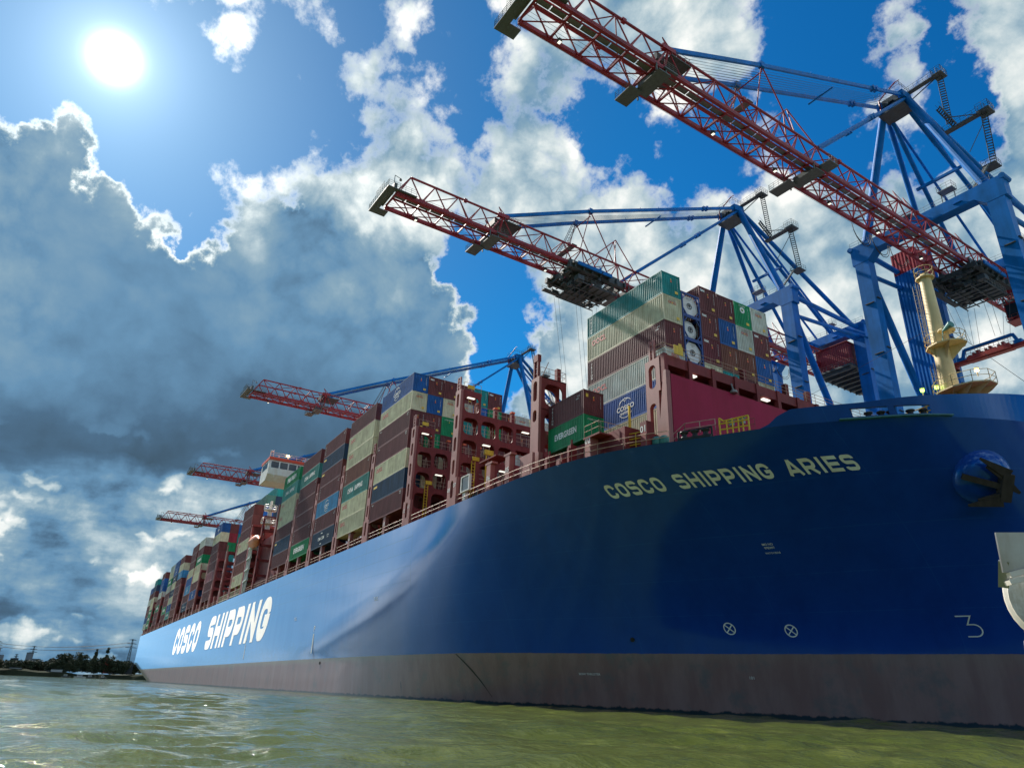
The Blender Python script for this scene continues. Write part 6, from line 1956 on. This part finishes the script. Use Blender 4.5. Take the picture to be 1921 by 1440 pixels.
def spreader_parts(drop):
    out = []
    mb = MB()
    for x in (-3.6, -2.4, 2.4, 3.6):
        for y in (-4.6, 4.6):
            mb.tube((x, y, -3.8), (x * .8, y * .35, -drop + 2.6), .03, 4, caps=False)
    out.append(('hoist_rope', mb.mesh('hoist_rope', M_ROPE), []))
    z = -drop
    mb = MB()
    mb.box(-6.1, 6.1, -.45, .45, z, z + .7); mb.box(-3.5, 3.5, -1.0, 1.0, z + .15, z + .85)
    for s in (-1, 1): mb.box(s * 6.1 - .3, s * 6.1 + .3, -1.25, 1.25, z - .2, z + .55)
    for k in range(10): mb.box(-3.2 + .68 * k, -2.8 + .68 * k, -.9, .9, z + .85, z + 1.05 + .25 * (k % 3))
    w = MB()
    for s in (-1, 1):
        w.beam((s * 4.6, 0, z + .7), (s * 3.9, 0, z + 2.7), .4, .5); w.box(s * 4.6 - .6, s * 4.6 + .6, -.7, .7, z + .6, z + 1.2)
    w.beam((-3.9, 0, z + 2.6), (3.9, 0, z + 2.6), .5, .45)
    w2 = MB(); railing(w2, [(-3.4, -.95, z + .85), (3.4, -.95, z + .85)], 1.0, .8, .035, 1, 4); railing(w2, [(-3.4, .95, z + .85), (3.4, .95, z + .85)], 1.0, .8, .035, 1, 4)
    w3 = MB()
    for s in (-1, 1): w3.box(s * 6.15 - .35, s * 6.15 + .35, -1.3, -.9, z - .65, z - .2); w3.box(s * 6.15 - .35, s * 6.15 + .35, .9, 1.3, z - .65, z - .2)
    out.append(('spreader', mb.mesh('spreader', M_ORANGE_RED), [('headblock', w.mesh('headblock', M_CRANE_BLUE)), ('spreader_railing', w2.mesh('spreader_railing', M_RAIL_RED)), ('flipper', w3.mesh('flipper', M_STEEL_DARK))]))
    return out
M_ORANGE_RED = paint('spreader_red', (.42, .035, .02), .5, .3, 1.0, rust=.2)

def hang(root, parts, off=(0, 0, 0)):
    for nm, me, subs in parts:
        o = link_mesh(nm, me, root, off)
        for sb in subs:
            c = link_mesh(sb[0], sb[1], o)
            if len(sb) > 2:
                c.data = c.data
                merge_lamp(c, sb[2])
_LM = {}
def merge_lamp(o, lens):
    """the lit glass becomes part of its floodlight's mesh"""
    key = (o.data.name, lens.name)
    if key not in _LM:
        a, b = o.data, lens
        V = [tuple(v.co) for v in a.vertices]; n = len(V); V += [tuple(v.co) for v in b.vertices]
        F = [tuple(p.vertices) for p in a.polygons]; k = len(F); F += [tuple(i + n for i in p.vertices) for p in b.polygons]
        me = bpy.data.meshes.new('floodlight'); me.from_pydata(V, [], F); me.materials.append(a.materials[0]); me.materials.append(b.materials[0])
        me.polygons.foreach_set('material_index', [0] * k + [1] * (len(F) - k)); me.update()
        _LM[key] = me
    o.data = _LM[key]

CP = crane_parts(); TP = trolley_parts(); SP1 = spreader_parts(16.0); SP2 = spreader_parts(34.0)
CX = [40.657, -0.322, -98.0, -191.93, -290.16]
CL = ['blue and red quay crane with its boom reaching highest, above the breakwater', 'blue and red quay crane whose boom passes behind the teal topped corner stack',
      'red boom of a quay crane with blue stays, behind the second outer stack', 'red boom of a quay crane passing behind the white wheelhouse', 'smallest quay crane, its thin boom behind the stern stacks']
CT = [(92.0, SP1), (33.5, SP2), (74.0, SP2), (70.0, SP2), (80.0, SP2)]
for X, lab, (ty, sp_) in zip(CX, CL, CT):
    c = thing('quay_crane', lab, 'crane', (X, -30.0, 0), 0.042, 'ship to shore cranes along the quay')
    hang(c, CP); hang(c, TP, (0, ty, bz(ty))); hang(c, sp_, (0, ty, bz(ty)))

def lift_tower():
    t = thing('lift_tower', 'tall corrugated blue tower with a red top behind the cream mast', 'tower', (26.8, 63.0, 5.5))
    def cor(mb, z0, z1, nx=7, ny=11):
        hx, hy = 2.25, 3.2
        for a, b, n, ox, oy in (((-hx, -hy), (hx, -hy), nx, 0, 1), ((hx, -hy), (hx, hy), ny, -1, 0), ((hx, hy), (-hx, hy), nx, 0, -1), ((-hx, hy), (-hx, -hy), ny, 1, 0)):
            pts = []
            for i in range(n):
                for f, d in ((0, 0), (.35, 0), (.5, 1), (.85, 1)):
                    k = (i + f) / n; pts.append((a[0] + (b[0] - a[0]) * k + ox * .12 * d, a[1] + (b[1] - a[1]) * k + oy * .12 * d))
            pts.append(b); k = len(pts)
            mb.add([(p[0], p[1], z0) for p in pts] + [(p[0], p[1], z1) for p in pts], [(i, i + 1, k + i + 1, k + i) for i in range(k - 1)])
        mb.box(-hx + .02, hx - .02, -hy + .02, hy - .02, z1 - .1, z1 - .02)
    mb = MB(); cor(mb, 0, 73.5); mb.build('tower_cladding', M_CRANE_BLUE, t)
    mb = MB(); cor(mb, 73.5, 78.3); mb.build('tower_cap', paint('cap_red', (.42, .012, .02), .5, .2), t)
lift_tower()

def quay():
    m = paint('quay_concrete', (.26, .25, .23), .8, .3, .1)
    mb = MB(); mb.box(-900, 420, 36.5, 600, -3, 5.5)
    o = mb.build('quay_ground', m); tag(o, 'concrete quay behind the ship', kind='structure')
    for X, lab in ((4, 'lattice light mast, red, on the quay behind the bow opening'), (30, 'second red lattice light mast on the quay near the blue tower')):
        t = thing('light_mast', lab, 'mast', (X, 96, 5.5), 0, 'red lattice masts on the quay')
        mb = MB()
        for sx in (-1, 1):
            for sy in (-1, 1): mb.tube((sx * 1.1, sy * 1.1, 0), (sx * .7, sy * .7, 47), .11, 5)
        for k in range(16):
            z = 2.9 * k; w = 1.1 - .4 * z / 47
            mb.path([(-w, -w, z), (w, -w, z), (w, w, z), (-w, w, z)], .06, 4, True)
            mb.tube((-w, -w, z), (w, -w, z + 2.9), .05, 4); mb.tube((w, -w, z), (w, w, z + 2.9), .05, 4); mb.tube((w, w, z), (-w, w, z + 2.9), .05, 4)
        mb.build('lattice', M_CRANE_RED, t)
        mb = MB(); mb.box(-1.5, 1.5, -1.2, 1.2, 47, 47.6); mb.build('lamp_head', M_STEEL_DARK, t)
quay()

# ================================================================== FAR SHORE
def far_shore():
    m = paint('bank_scrub', (.022, .028, .016), .95, .4, .05, streak=False, spec=0.05)
    mb = MB(); r = random.Random(5)
    n = 60
    vs = []; ys = np.linspace(-420, 120, n)
    for i, y in enumerate(ys):
        h = 4.0 + 1.2 * math.sin(y * .05) + .6 * math.sin(y * .21 + 1)
        vs += [(-612 - 2 * math.sin(y * .07), y, -1.5), (-616, y, h * .7), (-622, y, h), (-1300, y, h)]
    mb.add(vs, [(4 * i + k, 4 * i + k + 1, 4 * i + 5 + k, 4 * i + 4 + k) for i in range(n - 1) for k in range(3)])
    o = mb.build('far_bank', m); tag(o, 'dark wooded river bank across the water', kind='structure')
    leaf = paint('far_foliage', (.030, .045, .018), .85, .5, .4, streak=False)
    leaf2 = paint('far_foliage_olive', (.042, .052, .020), .85, .5, .4, streak=False)
    bark = paint('bark', (.06, .045, .03), .9, .3)
    def tree(name, label, x, y, z, h, w, mat, conical=False, seed=1, group='trees on the far bank'):
        rr = random.Random(seed)
        t = thing(name, label, 'tree', (x, y, z), 0, group)
        mb = MB(); mb.tube((0, 0, 0), (rr.uniform(-.4, .4), 0, h * .55), h * .022, 7, r2=h * .012)
        for k in range(5):
            a = rr.uniform(0, 6.28); z0 = h * rr.uniform(.28, .5)
            mb.tube((0, 0, z0), (math.cos(a) * w * .3, math.sin(a) * w * .3, z0 + h * .2), h * .008, 5, r2=h * .004)
        mb.build('trunk', bark, t)
        mb = MB()
        blobs = []
        nb = 18
        for k in range(nb):
            f = rr.random()
            if conical:
                zz = h * (.2 + .8 * f); rad = w * .5 * (1 - f) + .4; blobs.append((rr.uniform(-.3, .3) * rad, rr.uniform(-.3, .3) * rad, zz, rad * .7 + .5))
            else:
                a = rr.uniform(0, 6.28); q = rr.uniform(.1, .42) * w; zz = h * (.14 + .70 * f); blobs.append((math.cos(a) * q, math.sin(a) * q, zz, w * rr.uniform(.17, .28)))
        for bx, by, bzz, br in blobs:
            for k in range(95):
                u, v = rr.uniform(-1, 1), rr.uniform(0, 6.28); q = br * (rr.random() ** .4)
                c = Vector((bx + q * math.sqrt(1 - u * u) * math.cos(v), by + q * math.sqrt(1 - u * u) * math.sin(v), bzz + q * u * .8))
                s = rr.uniform(.35, .8)
                d1 = Vector((rr.gauss(0, 1), rr.gauss(0, 1), rr.gauss(0, 1))).normalized(); d2 = d1.cross(Vector((rr.gauss(0, 1), rr.gauss(0, 1), rr.gauss(0, 1)))).normalized()
                mb.add([c - d1 * s, c + d2 * s * .7, c + d1 * s, c - d2 * s * .7], [(0, 1, 2, 3)])
        mb.build('crown', mat, t)
    specs = [  # y, height, width, kind
        (-66, 13, 12, 0), (-60, 14, 13, 0), (-54, 15, 13, 0), (-48, 16.5, 14, 0), (-42, 15, 13, 0), (-38, 12, 10, 0), (-34.5, 18, 5, 2), (-31, 13, 9, 0), (-26.5, 21, 5.5, 2), (-23, 14, 11, 0), (-18, 11, 10, 0), (-12, 10.5, 10, 0),
        (-71, 8, 11, 1), (-76, 7, 11, 1), (-81, 6.5, 11, 1), (-86, 7, 11, 1), (-91, 7.5, 11, 1), (-96, 7, 11, 1), (-101, 7, 11, 1), (-107, 8, 12, 1), (-114, 7.5, 12, 1), (-122, 8, 13, 1), (-131, 9, 13, 1), (-7, 10, 10, 0), (-2, 10, 10, 0), (4, 10, 10, 1),
        (-63, 9, 12, 0), (-51, 10, 13, 0), (-45, 10, 12, 0), (-20.5, 8, 11, 0), (-36, 9, 11, 0), (-29, 9, 11, 0), (-57, 9, 12, 0)]
    names = ['broad dark tree', 'low olive tree', 'pointed slim tree']
    places = ['beside the ship stern', 'next to the pylon', 'in the middle of the tree line', 'by the grey silo', 'at the edge of the tree line', 'over the small boats', 'above the bank hut', 'at the low end of the bank']
    for i, (y, h, w, k) in enumerate(specs):
        nm = {0: 'broad_tree', 1: 'low_tree', 2: 'slim_tree'}[k]
        lab = ['broad dark tree, one of the rounded crowns of the far bank', 'low olive tree, one of the small trees under the far skyline', 'slim pointed tree rising above the rounded crowns of the far bank'][k]
        tree(nm, lab, -640 + (i * 37 % 17), y, 4.0, h, w, leaf if i % 3 else leaf2, k == 2, i + 11, ['rounded trees on the far bank', 'low trees on the far bank', 'pointed trees on the far bank'][k])
    gs = paint('far_grey', (.16, .19, .22), .8, .2, .05); gr2 = paint('far_red', (.35, .07, .06), .8, .2, .05); dkb = paint('far_dark', (.03, .04, .05), .8, .3, .05)
    def block(name, label, x, y, parts, cat='building'):
        t = thing(name, label, cat, (x, y, 4.0))
        for pn, mat, bx in parts:
            mb = MB()
            for b in bx: mb.box(*b)
            mb.build(pn, mat, t)
    block('silo_block', 'pale grey silo block with a tall shaft on the far bank', -760, -84, [('shaft', gs, [(-4, 4, -3, 2.5, 0, 15.5)]), ('low_hall', gs, [(-4, 4, 2.6, 9, 0, 10.5)]), ('roof_edge', dkb, [(-4.1, 4.1, 2.7, 9.1, 10.5, 10.9), (-4.1, 4.1, -3.1, 2.6, 15.5, 16)])])
    block('white_hall', 'long pale hall beside the silo on the far bank', -772, -76, [('hall_wall', paint('far_pale', (.3, .34, .37), .8, .2, .05), [(-4, 4, 0, 10, 0, 8.5)]), ('roof_edge', dkb, [(-4.2, 4.2, -.2, 10.2, 8.5, 8.9)])])
    block('factory_block', 'stepped dark factory block at the far edge of the bank', -760, -112, [('tall_wing', gs, [(-5, 5, -12, 3.5, 0, 19)]), ('low_wing', gs, [(-5, 5, 3.6, 7.5, 0, 13)]), ('roof_plant', dkb, [(-3, 3, -6, 1, 19, 20.6)])])
    block('dark_shed', 'dark flat shed between factory and silo', -750, -98, [('shed_wall', dkb, [(-4, 4, 0, 6, 0, 10)]), ('shed_roof', gs, [(-4.2, 4.2, -.2, 6.2, 10, 10.4)])])
    block('red_warehouse', 'red and dark warehouse beside the ship stern on the far bank', -634, -25, [('red_tower', gr2, [(-3, 3, -1.5, 1.5, 0, 12)]), ('dark_hall', dkb, [(-3, 3, 1.6, 20, 0, 9.5)]), ('red_box', gr2, [(-2, 2, 2.2, 4, 9.5, 11)]), ('pale_door', gs, [(3.01, 3.2, 2, 6, 0, 6)])])
    for y, z, lab in ((-88, 0, 'low white hut on the slope of the far bank'), (-60, 0, 'pale barn among the trees of the far bank')):
        block('bank_hut', lab, -622, y, [('hut_wall', paint('hut_white', (.3, .34, .36), .7, .1), [(-2, 2, -4, 4, -1.2, 1.4)]), ('hut_roof', dkb, [(-2.2, 2.2, -4.2, 4.2, 1.4, 1.9)])])
    # lattice pylons and their cables
    def pylon(x, y, h, lab, arms=3):
        t = thing('power_pylon', lab, 'pylon', (x, y, 4.0), 0, 'power pylons across the river')
        mb = MB(); w = h * .085
        def wid(z): return w * (1 - z / h) ** 1.1 * .5 + .35
        for sx in (-1, 1):
            for sy in (-1, 1):
                z = 0
                while z < h - .1:
                    z2 = min(h, z + h / 12)
                    mb.tube((sx * wid(z), sy * wid(z), z), (sx * wid(z2), sy * wid(z2), z2), .2, 4, caps=False); z = z2
        for k in range(12):
            z, z2 = h * k / 12, h * (k + 1) / 12
            for sx, sy, ex, ey in ((-1, -1, 1, -1), (1, -1, 1, 1), (1, 1, -1, 1), (-1, 1, -1, -1)):
                mb.tube((sx * wid(z), sy * wid(z), z), (ex * wid(z2), ey * wid(z2), z2), .12, 4, caps=False)
                mb.tube((ex * wid(z), ey * wid(z), z), (sx * wid(z2), sy * wid(z2), z2), .12, 4, caps=False)
        mb.build('lattice', M_STEEL_DARK, t)
        mb = MB()
        for k in range(arms):
            z = h * (.97 - .11 * k); L = h * (.10 + .03 * k)
            mb.beam((0, -L, z), (0, L, z), .3, .35); mb.tube((0, -L, z), (0, 0, z + h * .03), .12, 4); mb.tube((0, L, z), (0, 0, z + h * .03), .12, 4)
        mb.build('cross_arm', M_STEEL_DARK, t)
    PY = [(-700, -4.6, 31), (-790, -83, 23), (-800, -96, 15), (-830, -115, 27)]
    for (x, y, h), lab in zip(PY, ['tall lattice pylon beside the ship stern', 'lattice pylon rising behind the grey silo', 'short lattice pylon next to the dark shed', 'lattice pylon behind the stepped factory block']):
        pylon(x, y, h, lab)
    mb = MB()
    def cable(p, q, sag):
        pts = []
        for i in range(15):
            f = i / 14; c = Vector(p).lerp(Vector(q), f); c.z -= sag * 4 * f * (1 - f); pts.append(c)
        mb.path(pts, .14, 4)
    for dz in (0, 5):
        for s in (-3, 3): cable((-700, -4.6 + s * .6, 4 + 28 - dz * .6), (-830, -115 + s * .6, 4 + 25 - dz * .6), 4)
    o = mb.build('power_line', M_STEEL_DARK); tag(o, 'thin power cables sagging between the far pylons', 'cable')
    for y, L, lab in ((-53, 6, 'small white motor boat moored at the far bank under the trees'), (-43, 9, 'white cabin boat moored at the far bank near the red warehouse'), (-36, 6, 'low boat beside the cabin boat at the far bank'), (-27, 5, 'little pale boat at the far bank by the ship stern')):
        t = thing('moored_boat', lab, 'boat', (-606, y, -.1), 0, 'boats moored at the far bank')
        mb = MB()
        pr = [(-.5, -1), (-.5, .8), (0, 1.25), (.5, .8), (.5, -1)]
        mb.add([(a * 2.2, b * L / 2.2, -.3) for a, b in pr] + [(a * 3.0, b * L / 2, 1.1) for a, b in pr], [(4, 3, 2, 1, 0), (5, 6, 7, 8, 9)] + [(i, (i + 1) % 5, 5 + (i + 1) % 5, 5 + i) for i in range(5)])
        mb.build('boat_hull', paint('boat_dark', (.05, .06, .07)) if L < 9 else paint('boat_pale', (.4, .43, .44), .6, .1), t)
        mb = MB(); mb.box(-.9, .9, -L * .25, L * .15, 1.1, 2.3); mb.build('boat_cabin', paint('boat_pale', (.4, .43, .44), .6, .1), t)
        mb = MB(); mb.box(.91, .96, -L * .22, L * .1, 1.5, 2.0); mb.build('window', M_GLASS, t)
far_shore()

# ================================================================== FITTINGS OF THE BOAT THE VIEW IS FROM
def cam_pt(px, py, d):
    return CAM + (FWD + RGT * ((px - 960.5) / 1325.68) - UPV * ((py - 720) / 1325.68)) * d
def loudhailer():
    c = cam_pt(1982, 1118, 1.9)
    t = thing('searchlight', 'white round searchlight on a steel bracket at the edge of the boat', 'searchlight', c)
    ax = (CAM - c).normalized()
    side = -RGT
    fw = (side * .55 + ax * .75).normalized()           # it looks forward and a little toward the rail
    up = Vector((0, 0, 1)); a = fw.cross(up).normalized(); b = a.cross(fw)
    def ring(mb, prof, n=28):
        vs = []; fs = []
        for r, h in prof:
            for i in range(n):
                q = 2 * math.pi * i / n; vs.append(a * (r * math.cos(q)) + b * (r * 1.12 * math.sin(q)) + fw * h)
        for k in range(len(prof) - 1):
            for i in range(n): fs.append((k * n + i, k * n + (i + 1) % n, (k + 1) * n + (i + 1) % n, (k + 1) * n + i))
        fs.append(tuple(range(n - 1, -1, -1))); fs.append(tuple(range((len(prof) - 1) * n, len(prof) * n)))
        mb.add(vs, fs)
    plas = paint('white_plastic', (.62, .60, .55), .35, .1, 8.0, streak=False)
    mb = MB(); ring(mb, [(.03, -.10), (.07, -.08), (.095, -.03), (.1, .02), (.098, .05), (.088, .065)]); mb.build('lamp_housing', plas, t, smooth=True)
    mb = MB(); ring(mb, [(.085, .066), (.085, .07), (.02, .074)]); mb.build('lamp_lens', paint('lens_grey', (.3, .33, .34), .15, .2, 60), t)
    mb = MB(); ring(mb, [(.101, .03), (.106, .035), (.106, .055), (.1, .06)]); mb.build('lens_rim', plas, t, smooth=True)
    st = paint('plate_steel', (.30, .32, .33), .35, .25, 6.0, metal=.6)
    mb = MB(); p = -RGT * .142 - UPV * .05
    mb.beam(p + UPV * .145, p + UPV * .075, .024, .016, up=ax); mb.build('hinge_bracket', st, t)
    mb = MB(); mb.beam(-UPV * .06 + RGT * .01, -UPV * .36 + RGT * .03, .17, .07, up=ax, w2=.09); mb.beam(-UPV * .13 - RGT * .075, -UPV * .33 - RGT * .035, .02, .05, up=ax); mb.build('pedestal', plas, t)
    mb = MB(); mb.beam(-RGT * .155 + UPV * .118, RGT * .35 + UPV * .118 + ax * .02, .105, .006, up=ax); mb.build('mounting_plate', st, t)
    mb = MB(); mb.beam(-RGT * .13 + UPV * .055 + ax * .02, RGT * .2 + UPV * .14 + ax * .02, .014, .03, up=ax); mb.beam(-RGT * .13 + UPV * .035 + ax * .03, RGT * .2 + UPV * .12 + ax * .03, .012, .03, up=ax); mb.build('plate_rib', plas, t)
loudhailer()
